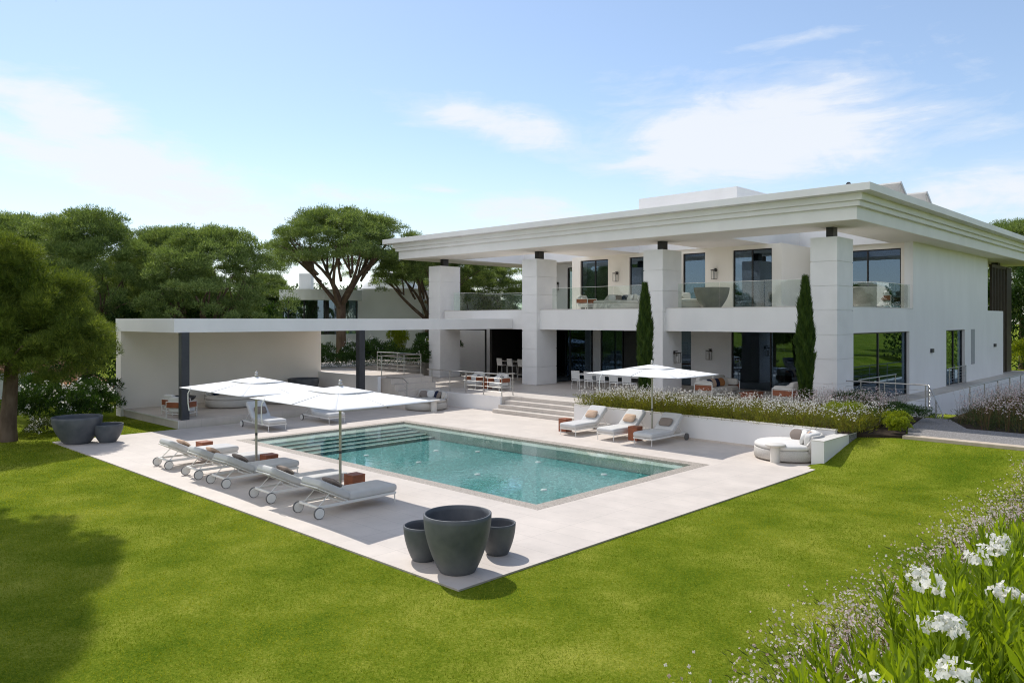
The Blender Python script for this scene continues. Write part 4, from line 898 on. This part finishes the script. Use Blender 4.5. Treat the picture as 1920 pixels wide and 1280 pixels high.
# ------------------------------------------------------------------ vegetation
def limb(mb, a, b_, r0, r1, bend=0.12, n=6, sides=7):
    a, b_ = Vector(a), Vector(b_); L = (b_-a).length; off = Vector((random.uniform(-1, 1), random.uniform(-1, 1), random.uniform(-.3, .5)))*L*bend
    pts = []; rad = []
    for i in range(n+1):
        s_ = i/n; pts.append(a.lerp(b_, s_) + off*math.sin(math.pi*s_)); rad.append(r0+(r1-r0)*s_)
    mb.tube(pts, rad, sides, caps=False)
def needle_puffs(cs, rs, per, ln, wd, up=0.45, flat=0.8):
    out = []; rn = []
    for c, r in zip(cs, rs):
        n = int(per*(r**2))
        d = rdir(n); d[:, 2] = np.where(d[:, 2] < -0.35, -d[:, 2]*.6, d[:, 2]); rad = r*np.clip(rng.beta(7, 1.3, n), .3, 1)[:, None]
        lump = 1 + .30*np.sin(d[:, :1]*8+c[0]*3)*np.sin(d[:, 1:2]*8+c[1]*2)*np.cos(d[:, 2:]*5+c[2])
        p = np.asarray(c) + d*rad*lump*np.array([1, 1, flat])
        dd = unit(d*0.8 + np.array([0, 0, up]) + rng.normal(0, .38, (n, 3)))
        out.append(blades(p, dd, rng.uniform(.65, 1.25, n)*ln, rng.uniform(.7, 1.3, n)*wd)); rn.append(np.clip(rng.normal(.38+.30*(d[:, 2]*.5+.3)*0 + rng.normal(0, .10), .24, n), 0, 1))
    return np.concatenate(out), np.concatenate(rn)
def umbrella_pine(seed, Rx, ztop, zbot, fork, per=300, ln=.30, wd=.055, npuff=120, lean=(0, 0), limbs=9, rfac=0.16, mat='pine', trunk_r=.32):
    """stone pine in local space, trunk foot at the origin"""
    global rng
    rng = np.random.default_rng(seed); random.seed(seed)
    t = bpy.data.objects.new('umbrella_pine', None); COL.objects.link(t)
    cs = []; rs = []; h = ztop-zbot
    for k in range(npuff):
        a = 2.39996*k + random.uniform(-.3, .3); q = math.sqrt((k+.5)/npuff); q = q*random.uniform(.94, 1.04)
        rr = Rx*q; z = zbot + h*(1-q**2.4)**.62*.86 + random.uniform(-.11, .09)*h
        irr = 1+.14*math.sin(a*3+seed)+.10*math.sin(a*5+seed*2)
        cs.append((lean[0]+rr*irr*math.cos(a), lean[1]+rr*irr*math.sin(a), z)); rs.append(Rx*rfac*random.uniform(.72, 1.25)*(1.05-.22*q))
    for k in range(npuff//4):
        a = random.uniform(0, 6.28); q = random.uniform(.45, 1.0)
        cs.append((lean[0]+Rx*q*math.cos(a), lean[1]+Rx*q*math.sin(a), zbot+h*.12*random.uniform(-.3, 1.3)+h*.22*(1-q))); rs.append(Rx*rfac*random.uniform(.5, .95))
    for k in range(npuff//4):      # inner clumps under the dome
        a = random.uniform(0, 6.28); q = .62*math.sqrt(random.random())
        cs.append((lean[0]+Rx*q*math.cos(a), lean[1]+Rx*q*math.sin(a), zbot+h*random.uniform(.12, .55))); rs.append(Rx*rfac*random.uniform(.6, 1.0))
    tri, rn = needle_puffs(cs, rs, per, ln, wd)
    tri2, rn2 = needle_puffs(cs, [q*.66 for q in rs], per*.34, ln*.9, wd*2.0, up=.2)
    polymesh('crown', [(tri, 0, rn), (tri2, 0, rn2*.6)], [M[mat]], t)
    mb = MB(); f = Vector((lean[0]*.45, lean[1]*.45, fork))
    mb.tube([(0, 0, -.3), (lean[0]*.1, lean[1]*.1, fork*.3), (lean[0]*.25, lean[1]*.3, fork*.65), f], [trunk_r*1.25, trunk_r, trunk_r*.9, trunk_r*.85], 12, caps=False)
    for k in range(limbs):
        a = 2*math.pi*k/limbs+random.uniform(-.3, .3); q = random.uniform(.55, .8); e = Vector((lean[0]+Rx*q*math.cos(a), lean[1]+Rx*q*math.sin(a), zbot+h*.25))
        st_ = f - Vector((0, 0, random.uniform(0, fork*.12))); limb(mb, st_, e, trunk_r*.48, .05, .10)
        for j in range(3):
            m = st_.lerp(e, random.uniform(.45, .75)); e2 = e + Vector((random.uniform(-1, 1)*Rx*.25, random.uniform(-1, 1)*Rx*.25, h*.3*random.random())); limb(mb, m, e2, .085, .025, .1, 4, 5)
    mb.build('trunk', M['bark'], t)
    return t
pa = umbrella_pine(11, 4.55, 10.85, 7.35, 5.0, npuff=215, per=1250, ln=.14, wd=.034, rfac=.138)      # the wide umbrella
pb_ = umbrella_pine(23, 3.9, 9.6, 4.2, 3.0, npuff=200, per=1200, ln=.145, wd=.036, rfac=.160)
pd_ = umbrella_pine(51, 4.4, 10.6, 6.4, 6.3, npuff=150, per=420, ln=.34, wd=.16, rfac=.20, lean=(3.5, 3.1))
pc = umbrella_pine(37, 4.4, 10.6, 3.4, 3.6, npuff=225, per=1150, ln=.15, wd=.036, rfac=.155)
used = set()
def pine(src, x, y, z, sc, rz, lb, grp='umbrella pines behind the pavilion and villa'):
    o = src if src.name not in used else copy_tree(src); used.add(src.name)
    o.location = (x, y, z); o.scale = sc if hasattr(sc, '__len__') else (sc, sc, sc); o.rotation_euler = (0, 0, rz); tag(o, lb, 'pine tree', grp); return o
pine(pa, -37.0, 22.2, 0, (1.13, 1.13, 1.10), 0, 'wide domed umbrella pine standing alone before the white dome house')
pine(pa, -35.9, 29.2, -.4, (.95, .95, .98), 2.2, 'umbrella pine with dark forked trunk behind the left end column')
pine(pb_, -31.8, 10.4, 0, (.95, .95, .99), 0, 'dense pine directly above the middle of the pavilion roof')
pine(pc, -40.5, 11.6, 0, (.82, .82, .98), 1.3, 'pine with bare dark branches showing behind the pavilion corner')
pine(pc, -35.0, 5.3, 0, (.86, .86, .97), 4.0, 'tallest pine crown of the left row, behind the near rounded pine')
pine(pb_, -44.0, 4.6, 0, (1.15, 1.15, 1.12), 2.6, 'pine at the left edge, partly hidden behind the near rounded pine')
pine(pc, -5.6, 71.0, 0, (1.15, 1.15, 1.26), .6, 'dark pine far behind the right end of the villa')
pine(pb_, 2.0, 78.0, 0, (1.5, 1.5, 1.3), 3.6, 'farther pine at the right edge behind the villa')
pine(pc, -52.5, 24.5, 0, (.8, .8, .8), 3.3, 'small pine beyond the curved glass house') 
pine(pb_, -45.5, 36.5, 0, (1.25, 1.25, 1.05), 5.0, 'pine behind the terrace seen under the eaves between two columns')
pine(pc, -36.0, 35.5, 0, (.85, .85, .9), .4, 'pine against the balcony glass at the left of the upper floor')
pine(pd_, -25.7, -4.1, 0, (.76, .70, 2.6), 0.0, 'tall pine outside the left edge whose shadow falls on the lawn', 'umbrella pines beyond the lawn')
for k, (x, y, s_) in enumerate(((-31, -38, .9), (-41, -36, 1.0), (-50, -40, 1.0), (-60, -33, .95), (-22, -46, .95), (-10, -50, 1.0), (-68, -40, 1.05))):
    pine((pa, pb_, pc)[k % 3], x, y, 0, (s_, s_, s_*.95), k*1.3, 'pine beyond the lawn, seen only as a reflection in the windows', 'pines mirrored in the windows')
# rounded young pine close by at the left
def young_pine():
    global rng
    rng = np.random.default_rng(5); random.seed(5)
    t = thing('rounded_pine', 'bushy rounded young pine at the left edge of the lawn beside the bowl planters', 'pine tree', (-22.9, -1.0, 0))
    cs = []; rs = []
    # lobes in local coordinates (r: to the right in the picture, f: away, z)
    ex = np.array((.718, .696)); ey = np.array((-.696, .718))
    lobes = [(0.2, .6, 5.2, 2.05), (-1.3, .2, 5.6, 2.0), (.9, .2, 3.9, 1.75), (-.9, -.4, 3.8, 1.9), (2.15, .5, 3.55, 1.28), (1.7, -.3, 2.95, 1.2), (0.2, -.9, 3.0, 1.25), (-2.3, .3, 4.3, 1.9), (2.55, .8, 3.0, 1.0), (0.1, 1.3, 4.0, 1.9), (-1.6, -.8, 2.9, 1.3), (1.1, .7, 4.75, 1.35), (-.3, .3, 6.3, 1.25)]
    for r_, f_, z, R_ in lobes:
        c = np.array([*(ex*r_+ey*f_), z])
        for k in range(int(18*R_)):
            d = rdir(1)[0]; cs.append(c + d*R_*np.array([1, 1, .85])*.80); rs.append(R_*random.uniform(.22, .36))
    tri, rn = needle_puffs(cs, rs, 3300, .15, .017, up=.32, flat=.9)
    # a few inner needles so that the crown is not see-through
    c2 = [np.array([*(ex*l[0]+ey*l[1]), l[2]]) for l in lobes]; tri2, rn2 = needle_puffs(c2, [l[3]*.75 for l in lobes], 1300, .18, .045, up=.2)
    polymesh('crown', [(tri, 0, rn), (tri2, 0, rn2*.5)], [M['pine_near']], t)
    mb = MB(); mb.tube([(-.02, 0, -.2), (.04, 0, .6), (.10, .05, 1.6), (.18, .1, 2.9)], [.34, .27, .235, .21], 14, caps=False)
    for k in range(7):
        a = k*.9; limb(mb, (.15, .08, 2.2+.15*k), (1.9*math.cos(a), 1.9*math.sin(a), 3.4+.3*k), .10, .03)
    mb.build('trunk', M['bark'], t)
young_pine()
# cypresses
def cypress(h, r, seed):
    global rng
    rng = np.random.default_rng(seed)
    t = bpy.data.objects.new('cypress', None); COL.objects.link(t)
    n = 26000; s_ = rng.random(n)**.85; a = rng.uniform(0, 2*math.pi, n)
    env = r*np.clip(.62+.38*np.sin(np.clip(s_/.6, 0, 1)*math.pi*.5), 0, 1)*np.clip(1-((s_-.52).clip(0)/.50)**1.5, .04, 1)
    tuft = 1+.20*np.sin(a*4+s_*19)*np.sin(s_*43+a*2)+.14*np.sin(a*7-s_*37+1)
    for k in range(26):      # sprays that stick out of the outline
        ka, ks = rng.uniform(0, 6.28), rng.uniform(.08, .93); da_ = np.abs((a-ka+math.pi) % (2*math.pi)-math.pi)
        tuft = tuft+rng.uniform(.12, .42)*np.exp(-(da_/.30)**2-((s_-ks)/.035)**2)
    rad = env*tuft*rng.beta(6, 1.6, n)
    p = np.stack([rad*np.cos(a), rad*np.sin(a), .12+s_*(h-.35)], 1)
    d = unit(np.stack([.30*np.cos(a)+rng.normal(0, .14, n), .30*np.sin(a)+rng.normal(0, .14, n), np.full(n, 1.0)], 1))
    rn = np.clip(.42+.22*np.sin(a*5+s_*31)+rng.normal(0, .2, n), 0, 1)
    polymesh('crown', [(blades(p, d, rng.uniform(.14, .34, n), rng.uniform(.018, .042, n)), 0, rn)], [M['cypress']], t)
    MB().tube([(0, 0, -.1), (0, 0, h*.7)], [.07, .03], 8).build('trunk', M['bark'], t)
    return t
cy = cypress(5.25, .295, 3); cy.location = (-10.8, 21.0, .75); tag(cy, 'slim cypress beside the umbrella in front of the second column', 'cypress', 'cypresses in the flower bed')
cy = cypress(5.3, .275, 8); cy.location = (-3.42, 21.0, .72); tag(cy, 'slim cypress in front of the corner column', 'cypress', 'cypresses in the flower bed')
# shrubs
def shrub(name, label, cat, loc, rx, ry, h, n, leaf, mat, fl=0, flr=.05, group=None, clumps=14, per=9, petal='petal', seed=0, cut=.05):
    global rng
    rng = np.random.default_rng(seed+101); random.seed(seed)
    t = thing(name, label, cat, loc, 0, group)
    k = clumps; ang = rng.uniform(0, 6.28, k); q = np.sqrt(rng.random(k))*.72
    cc = np.stack([rx*q*np.cos(ang), ry*q*np.sin(ang), h*(cut+.20+rng.random(k)*(.52-cut))], 1); cr = rng.uniform(.26, .42, k)
    w = rng.integers(0, k, n); d = rdir(n); d[:, 2] = np.abs(d[:, 2])*1.1-.25
    p = cc[w] + d*cr[w][:, None]*np.array([rx, ry, h*.62])*rng.beta(5, 1.4, n)[:, None]; p[:, 2] = np.maximum(p[:, 2], .02)
    dd = unit(d*.7+np.array([0, 0, .55])+rng.normal(0, .4, (n, 3)))
    lv = leaves(p, dd, rng.uniform(.7, 1.3, n)*leaf[0], rng.uniform(.8, 1.2, n)*leaf[1]); rn = np.clip(rng.normal(.45, .22, n), 0, 1)
    polymesh('foliage', [(lv, 0, np.concatenate([rn, rn]))], [M[mat]], t)
    if fl:
        w = rng.integers(0, k, fl); d = rdir(fl); d[:, 2] = np.abs(d[:, 2])+.1; d = unit(d); c = cc[w] + d*cr[w][:, None]*np.array([rx, ry, h*.62])*1.03
        P = np.repeat(c, per, 0)+rng.normal(0, flr*1.2, (fl*per, 3)); nn = unit(np.repeat(d, per, 0)+rng.normal(0, .5, (fl*per, 3)))
        f_ = flowers(P, nn, flr*.7); polymesh('flowers', [(f_, 0, rng.random(len(f_)))], [M[petal]], t)
    return t
OL = 'oleanders behind the bowl planters'
for k, (x, y, rx, h, f, lb) in enumerate(((-25.2, .4, 1.15, 2.0, 22, 'white flowering oleander right behind the rounded pine trunk'), (-24.3, 1.5, 1.1, 2.05, 30, 'white flowering oleander behind the large bowl planter'), (-25.3, 2.6, 1.15, 2.1, 26, 'white flowering oleander above the smaller bowl planter'),
        (-27.2, 3.4, 1.2, 2.1, 18, 'dark oleander against the pavilion wall end'), (-27.4, -1.8, 1.3, 1.75, 14, 'dark oleander left of the pine trunk under its crown'), (-28.5, 1.2, 1.4, 2.3, 10, 'taller shaded oleander behind the flowering ones'))):
    shrub('oleander', lb, 'oleander', (x, y, -.05), rx, rx, h, 4200, (.17, .035), 'hedge', f, .06, OL, seed=k)
for k, (x, y, lb) in enumerate(((-23.2, .15, 'low bed of small white flowers beside the pine trunk'), (-23.5, -2.0, 'low white flowering plant at the left edge of the lawn'))):
    shrub('low_plant', lb, 'plant', (x, y, 0), .75, .6, .7, 1500, (.12, .02), 'gaura_dark', 60, .03, 'low white flowering plants', seed=40+k)
OC = 'shrubs on the raised patio'
for k, (x, y, rx, h, mt, f, lb) in enumerate(((-31.0, 16.6, 1.2, 2.6, 'hedge', 20, 'white flowering oleander at the end of the pavilion wall'), (-30.0, 18.9, 1.3, 2.3, 'hedge', 16, 'dark flowering shrub beside the wide pine trunk'), (-30.6, 20.8, 1.4, 2.5, 'hedge', 18, 'white flowering shrub right of the second pavilion post'),
        (-29.8, 22.8, 1.3, 2.5, 'hedge', 10, 'dark leafy shrub with few flowers before the forked pine'), (-29.2, 24.9, 1.3, 2.4, 'hedge', 8, 'dark shrub beside the end column'), (-31.8, 16.2, .9, 3.5, 'lime', 0, 'yellow green upright shrub beside the wide pine trunk'), (-31.6, 23.0, .8, 3.4, 'lime', 0, 'yellow green shrub left of the forked pine trunk'), (-30.2, 25.2, .8, 2.9, 'lime', 0, 'yellow green shrub against the end column'))):
    shrub('garden_shrub', lb, 'shrub', (x, y, 1.0), rx, rx, h, 4000, (.17, .04), mt, f, .06, OC, seed=60+k)
def hedge(name, label, x0, y0, x1, y1, w, z0, h, n, leaf, mat, fl=0, kind=None, seed=0):
    global rng
    rng = np.random.default_rng(seed+500); L = math.hypot(x1-x0, y1-y0); ux, uy = (x1-x0)/L, (y1-y0)/L
    u = rng.random(n)*L; v = rng.uniform(-1, 1, n); top = h*(.86+.14*np.sin(u*2.3+seed)*np.sin(u*.9+1)+.06*np.sin(u*7))
    s_ = rng.random(n)**.6; z = top*np.where(rng.random(n) < .55, s_, 1-.12*rng.random(n))
    p = np.stack([x0+ux*u-uy*v*w/2, y0+uy*u+ux*v*w/2, z0+z], 1)
    d = unit(np.stack([rng.normal(0, .6, n), rng.normal(0, .6, n), np.full(n, .75)], 1))
    lv = leaves(p, d, rng.uniform(.7, 1.3, n)*leaf[0], leaf[1]); rn = np.clip(rng.normal(.45, .22, n), 0, 1); g = [(lv, 0, np.concatenate([rn, rn]))]; ms = [M[mat]]
    if fl:
        c = p[rng.integers(0, n, fl)]+np.array([0, 0, .1]); P = np.repeat(c, 7, 0)+rng.normal(0, .07, (fl*7, 3)); f_ = flowers(P, unit(rng.normal(0, .6, (fl*7, 3))+np.array([.4, -.4, .7])), .05); g.append((f_, 1, rng.random(len(f_)))); ms.append(M['petal'])
    o = polymesh(name, g, ms)
    if kind: tag(o, kind=kind)
    else: tag(o, label, 'hedge')
    return o
hedge('hedge', 'low green oleander hedge along the back of the raised patio', -30.2, 15.8, -28.9, 24.2, 1.0, 1.46, .95, 9000, (.16, .035), 'hedge', 26, seed=1)
hedge('undergrowth', '', -34, 2.5, -33, 15.0, 3.0, -.1, 5.2, 15000, (.30, .09), 'hedge', 0, 'stuff', 2)
hedge('undergrowth', '', -53, 12, -50, 50, 4.0, -.1, 7.4, 26000, (.40, .13), 'hedge', 0, 'stuff', 3)
hedge('undergrowth', '', -33.5, 26.5, -31.5, 31, 2.5, -.1, 4.2, 9000, (.28, .08), 'hedge', 0, 'stuff', 4)
hedge('undergrowth', '', -62, -12, -50, 14, 4.0, -.1, 9.0, 24000, (.40, .13), 'hedge', 0, 'stuff', 5)
hedge('undergrowth', '', 16, -2, 17, 62, 3.0, .5, 6.0, 26000, (.36, .12), 'hedge', 0, 'stuff', 8)
hedge('hedge', 'tall dark hedge beyond the slatted screen at the right', -9, 64, 8, 64, 3.0, -.1, 8.6, 22000, (.36, .12), 'hedge', 0, seed=6)
shrub('garden_shrub', 'bright yellow green shrub beyond the slatted screen', 'shrub', (-3.6, 59.5, .2), 1.6, 1.6, 3.2, 3000, (.18, .07), 'lime', 0, group=None, seed=77)
# box balls and dark low shrubs beside the path
for k, (x, y, rr, h, mt, lb) in enumerate(((.92, 17.85, .42, .56, 'lime', 'bright yellow green clipped ball beside the gravel path'), (.62, 18.75, .46, .62, 'lime', 'second yellow green clipped ball behind the brighter one'))):
    shrub('clipped_ball', lb, 'shrub', (x, y, .62), rr, rr, h*1.25, 4200, (.05, .03), mt, 0, group='clipped balls by the path', clumps=26, seed=80+k)
for k, (x, y, rr, h, lb) in enumerate(((-.9, 20.6, 1.1, .75, 'dark low spreading shrub under the steel railing'), (.2, 21.2, 1.0, .7, 'dark low shrub at the foot of the sloping railing'), (-1.9, 21.8, 1.0, .9, 'dark shrub mixed with gaura before the corner window'), (.15, 19.6, .85, .62, 'dark low shrub directly behind the yellow green balls'), (-.6, 18.8, .8, .6, 'dark low shrub at the end of the flower bed'))):
    shrub('low_shrub', lb, 'shrub', (x, y, .66), rr, rr*.8, h*1.2, 2600, (.09, .018), 'hedge', 14, .02, 'dark low shrubs below the railing', seed=90+k)
for k, (x, y) in enumerate(((-.55, 17.6),)):
    shrub('grass_clump', 'bright green feathery clump at the end of the flower bed', 'plant', (x, y, .7), .85, .7, 1.0, 5200, (.14, .010), 'lime', 0, group=None, clumps=18, seed=97)
def gaura(name, n, pos, hgt, spread, fsize, leafmat, leafn=26, stems=5, per=6, seed=0, low=.32, leaflen=.16, wstem=.006, petals=4, leafw=.016, petal='pinkpetal'):
    """haze of small white flowers on thin arching stems over a low leafy base"""
    global rng
    rng = np.random.default_rng(seed+900)
    P = pos(n); n = len(P)
    q = np.repeat(P, leafn, 0); m = len(q); off = rng.normal(0, spread*.5, (m, 2)); lp = q + np.concatenate([off, (rng.random((m, 1))**1.2)*low], 1)
    ld = unit(np.concatenate([off*1.6+rng.normal(0, .3, (m, 2)), np.full((m, 1), .55)], 1)); hue = np.repeat(rng.normal(0, .16, n), leafn)
    lv = leaves(lp, ld, rng.uniform(.6, 1.3, m)*leaflen, leafw); rl = np.clip(rng.normal(.5, .2, m)+hue, 0, 1)
    s0 = np.repeat(P, stems, 0); k = len(s0); a = rng.uniform(0, 6.28, k); ou = rng.uniform(.15, 1.0, k)*spread; H_ = hgt*rng.uniform(.62, 1.12, k)
    dr = np.stack([np.cos(a), np.sin(a)], 1); top = s0 + np.concatenate([dr*ou[:, None], H_[:, None]], 1); mid = s0 + np.concatenate([dr*ou[:, None]*.4, H_[:, None]*.6], 1)
    sv = np.concatenate([np.stack([s0-[wstem/2, 0, 0], s0+[wstem/2, 0, 0], mid+[wstem*.35, 0, 0], mid-[wstem*.35, 0, 0]], 1), np.stack([mid-[wstem*.35, 0, 0], mid+[wstem*.35, 0, 0], top+[wstem*.2, 0, 0], top-[wstem*.2, 0, 0]], 1)])
    c = np.repeat(top, per, 0); kk = len(c); tt = rng.random(kk)[:, None]; c = np.repeat(mid, per, 0)*(tt*.42) + c*(1-tt*.42) + rng.normal(0, .035, (kk, 3))
    f_ = flowers(c, unit(rng.normal(0, .6, (kk, 3))+np.array([.3, -.4, .5])), rng.uniform(.6, 1.2, kk)*fsize, petals); rf_ = np.tile(np.clip(rng.beta(2.2, 1.2, kk), 0, 1), petals)
    o = polymesh(name, [(lv, 0, np.concatenate([rl, rl])), (sv, 1, rng.random(len(sv))), (f_, 2, rf_)], [M[leafmat], M['gaura_stem'], M[petal]])
    return tag(o, kind='stuff')
def bedpos(n):
    x = rng.uniform(-10.75, .1, n); y = 16.35+(rng.random(n)**1.3)*3.3; return np.stack([x, y, np.full(n, .76)], 1)
gaura('gaura_flowers', 900, bedpos, .74, .32, .025, 'gaura_leaf', 56, 3, 2, 1, low=.44, petal='petal')
def cornerpos(n):
    x = rng.uniform(-3.4, -.2, n); y = rng.uniform(19.6, 22.8, n); return np.stack([x, y, np.full(n, .68)], 1)
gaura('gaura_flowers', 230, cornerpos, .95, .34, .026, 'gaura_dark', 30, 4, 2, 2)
def bankpos(n):
    x = rng.uniform(.95, 9, n); y = rng.uniform(20.8, 29, n); ok = (x > 1.5-.0*y) & ((x > 2.3) | (y > 22.0)); x, y = x[ok], y[ok]; return np.stack([x, y, .55+.02*(y-20)], 1)
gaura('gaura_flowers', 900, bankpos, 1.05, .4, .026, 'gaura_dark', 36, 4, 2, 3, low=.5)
structure(MB().prism([(.87, 23.0), (1.3, 22.4), (2.2, 20.62), (14, 20.62), (14, 40), (.87, 40)], 0, .64).build('flower_bank', M['soil']))
def frontpos(n):
    y = rng.uniform(-8.6, 17.0, n); x = 6.42+np.abs(rng.normal(0.45, .45, n))+.15*np.sin(y*1.3); ok = (np.hypot(x-9.16, y+8.23) > 2.3) & (rng.random(n) < np.where(y > 5, .8, 1)); x, y = x[ok], y[ok]
    return np.stack([x, y, gz(x, y)], 1)
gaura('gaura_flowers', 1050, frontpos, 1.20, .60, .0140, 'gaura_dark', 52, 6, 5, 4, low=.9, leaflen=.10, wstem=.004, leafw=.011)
# oleanders beside the camera: big leaves in whorls, clusters of white flowers
def near_oleander(loc, h, rad, ns, seed, label, clusters):
    global rng
    rng = np.random.default_rng(seed+1300)
    t = thing('oleander', label, 'oleander', loc, 0, 'oleanders along the lawn border')
    P = []; Dv = []; L_ = []; tops = []; mb = MB()
    for k in range(ns):
        a = rng.uniform(0, 6.28); q = math.sqrt(rng.random()); tip = np.array([rad*q*math.cos(a), rad*q*math.sin(a), h*(1-.28*q*q)*rng.uniform(.82, 1.06)]); b0 = np.array([tip[0]*.35, tip[1]*.35, 0.0])
        ax = unit(tip-b0); tops.append(tip)
        mb.tube([b0, b0*.5+tip*.5+np.array([0, 0, -.03]), tip], [.009, .006, .003], 5, caps=False)
        nw = 20
        for w in range(nw):
            s_ = 1-(w/nw)**1.15*.82; c = b0+(tip-b0)*s_
            for j in range(3):
                an = w*1.05+j*2.094+rng.normal(0, .2); s1_ = unit(np.cross(ax, [.3, .2, .9])); s2_ = np.cross(ax, s1_)
                sp_ = .42+.75*(1-s_)*1.6 if w else .25
                P.append(c+rng.normal(0, .008, 3)); Dv.append(unit(ax*(1-.35*min(1, sp_))+ (s1_*math.cos(an)+s2_*math.sin(an))*sp_)); L_.append(rng.uniform(.11, .19)*(1 if w > 1 else .75))
    P, Dv, L_ = np.array(P), np.array(Dv), np.array(L_); lv = leaves(P, Dv, L_, L_*.185, .16, .07); rn = np.clip(rng.normal(.5, .22, len(P)), 0, 1)
    polymesh('foliage', [(lv, 0, np.concatenate([rn, rn]))], [M['oleander']], t); mb.build('stem', M['oleander'], t)
    tops.sort(key=lambda v: -v[2])
    for k in range(clusters):
        c = tops[(k*3) % len(tops)]+np.array([0, 0, .03]); m = int(rng.integers(34, 56)); d = rdir(m); d[:, 2] = np.abs(d[:, 2])*1.1-.1; p = c+d*np.array([.095, .095, .075])*rng.uniform(.25, 1.0, (m, 1))
        f_ = flowers(p, unit(d+rng.normal(0, .5, (m, 3))), rng.uniform(.015, .023, m), 5); polymesh('flower_cluster', [(f_, 0, rng.random(len(f_)))], [M['petal']], t)
NO = [((8.3, -5.45), 2.0, .80, 74, 'nearest oleander in the bottom right corner of the lawn border', 2), ((8.2, -4.4), 1.98, .80, 72, 'oleander of the border second from the picture corner', 3), ((8.12, -3.35), 1.95, .78, 70, 'oleander in the middle of the border beside the gaura haze', 4),
      ((8.05, -2.3), 1.88, .78, 66, 'oleander of the border with flowers at its top, towards the lawn', 3), ((8.0, -1.2), 1.82, .78, 60, 'second farthest oleander of the lawn border', 3), ((8.0, -.1), 1.75, .74, 54, 'farthest oleander of the border at the right edge', 3)]
for k, ((x, y), h, rr, ns, lb, ncl) in enumerate(NO): near_oleander((x, y, float(gz(x, y))), h, rr, ns, k, lb, ncl)

# ------------------------------------------------------------------ neighbours
nh = thing('neighbour_house', 'white modern house with curved glass front and pale dome behind the wide pine', 'house', (-42.5, 27.0, 0))
nl = Vector((42.5, -27.0, 0)); fwd = Vector((-.696, .718, 0)); rgt = Vector((.718, .696, 0))
def npart(mb, name, mat, parent=nh): 
    o = mb.build(name, mat, parent); o.location = nl if parent is nh else (0, 0, 0); return o
cc = Vector((-43.3, 24.6, 0)); a0 = math.atan2(-fwd.y, -fwd.x)
def arc(r, z0, z1, t0, t1, th, n=20):
    vs = []; fs = []
    for i in range(n+1):
        a = a0+t0+(t1-t0)*i/n
        for rr, z in ((r, z0), (r, z1), (r-th, z1), (r-th, z0)): vs.append((cc.x+rr*math.cos(a), cc.y+rr*math.sin(a), z))
    for i in range(n):
        for j in range(4): fs.append((i*4+j, i*4+(j+1) % 4, (i+1)*4+(j+1) % 4, (i+1)*4+j))
    fs += [(3, 2, 1, 0), tuple(n*4+j for j in range(4))]
    return MB().add(vs, fs, False)
npart(arc(3.2, 5.75, 6.55, -1.5, 1.5, 3.0), 'roof_band', M['nwall']); npart(arc(3.0, 0, 3.2, -1.5, 1.5, .3), 'wall', M['nwall'])
g = npart(arc(2.95, 3.2, 5.75, -1.4, 1.4, .05), 'glass_front', M['pane']); npart(arc(1.2, 0, 5.7, -1.5, 1.5, .2), 'interior_wall', M['inner'])
fm = MB()
for a in (-1.2, -.72, -.2, .32, .85, 1.3): fm.tube([(cc.x+2.98*math.cos(a0+a), cc.y+2.98*math.sin(a0+a), 3.2), (cc.x+2.98*math.cos(a0+a), cc.y+2.98*math.sin(a0+a), 5.75)], .05, 6)
npart(fm, 'mullion', M['frame'], nh)
def obox(c, wd, dp, z0, z1): 
    m = MB(); vs = [c+rgt*(sx*wd/2)+fwd*(sy*dp)+Vector((0, 0, z)) for z in (z0, z1) for sy in (0, 1) for sx in (-1, 1)]
    return m.add(vs, [(0, 2, 3, 1), (4, 5, 7, 6), (0, 1, 5, 4), (2, 6, 7, 3), (0, 4, 6, 2), (1, 3, 7, 5)])
npart(obox(Vector((-39.4, 28.2, 0)), 5.0, 6.0, 0, 6.7), 'side_block', M['nwall'])
npart(MB().lathe([(2.6, 6.0), (2.5, 6.7), (2.1, 7.4), (1.45, 7.95), (.7, 8.25), (0, 8.33)], 40, (-42.9, 30.9, 0)), 'dome', M['nwall'])
npart(obox(Vector((-44.6, 23.9, 0)), .9, .9, 6.5, 7.9), 'chimney', M['nwall'])
n2 = thing('tiled_house', 'white house with clay roof tiles partly hidden by the left end column', 'house', (-37, 33, 0)); nl2 = Vector((37, -33, 0))
o = obox(Vector((-38.8, 31.6, 0)), 1.6, 3, 0, 5.6).build('wall', M['nwall'], n2); o.location = nl2
o = obox(Vector((-38.8, 31.4, 0)), 1.9, 3.4, 5.6, 5.85).build('roof', M['roof_tile'], n2); o.location = nl2
o = obox(Vector((-36.4, 34.2, 0)), 3.4, 3, 0, 6.2).build('gable', M['nwall'], n2); o.location = nl2
o = obox(Vector((-35.3, 35.2, 0))-fwd*.05, .9, .1, 4.6, 5.4).build('window', M['frame'], n2); o.location = nl2
o = MB().box(-40, -9, 0, -39.7, 4.2, 1.35).build('boundary_wall', M['nwall']); tag(o, 'low white boundary wall behind the pine trunk at the left edge', 'wall')
structure(MB().add([(-58, -14, .02), (-40.1, -14, .02), (-40.1, 9, .02), (-58, 9, 2.6)], [(0, 1, 2, 3)]).build('earth_bank', M['earth']))
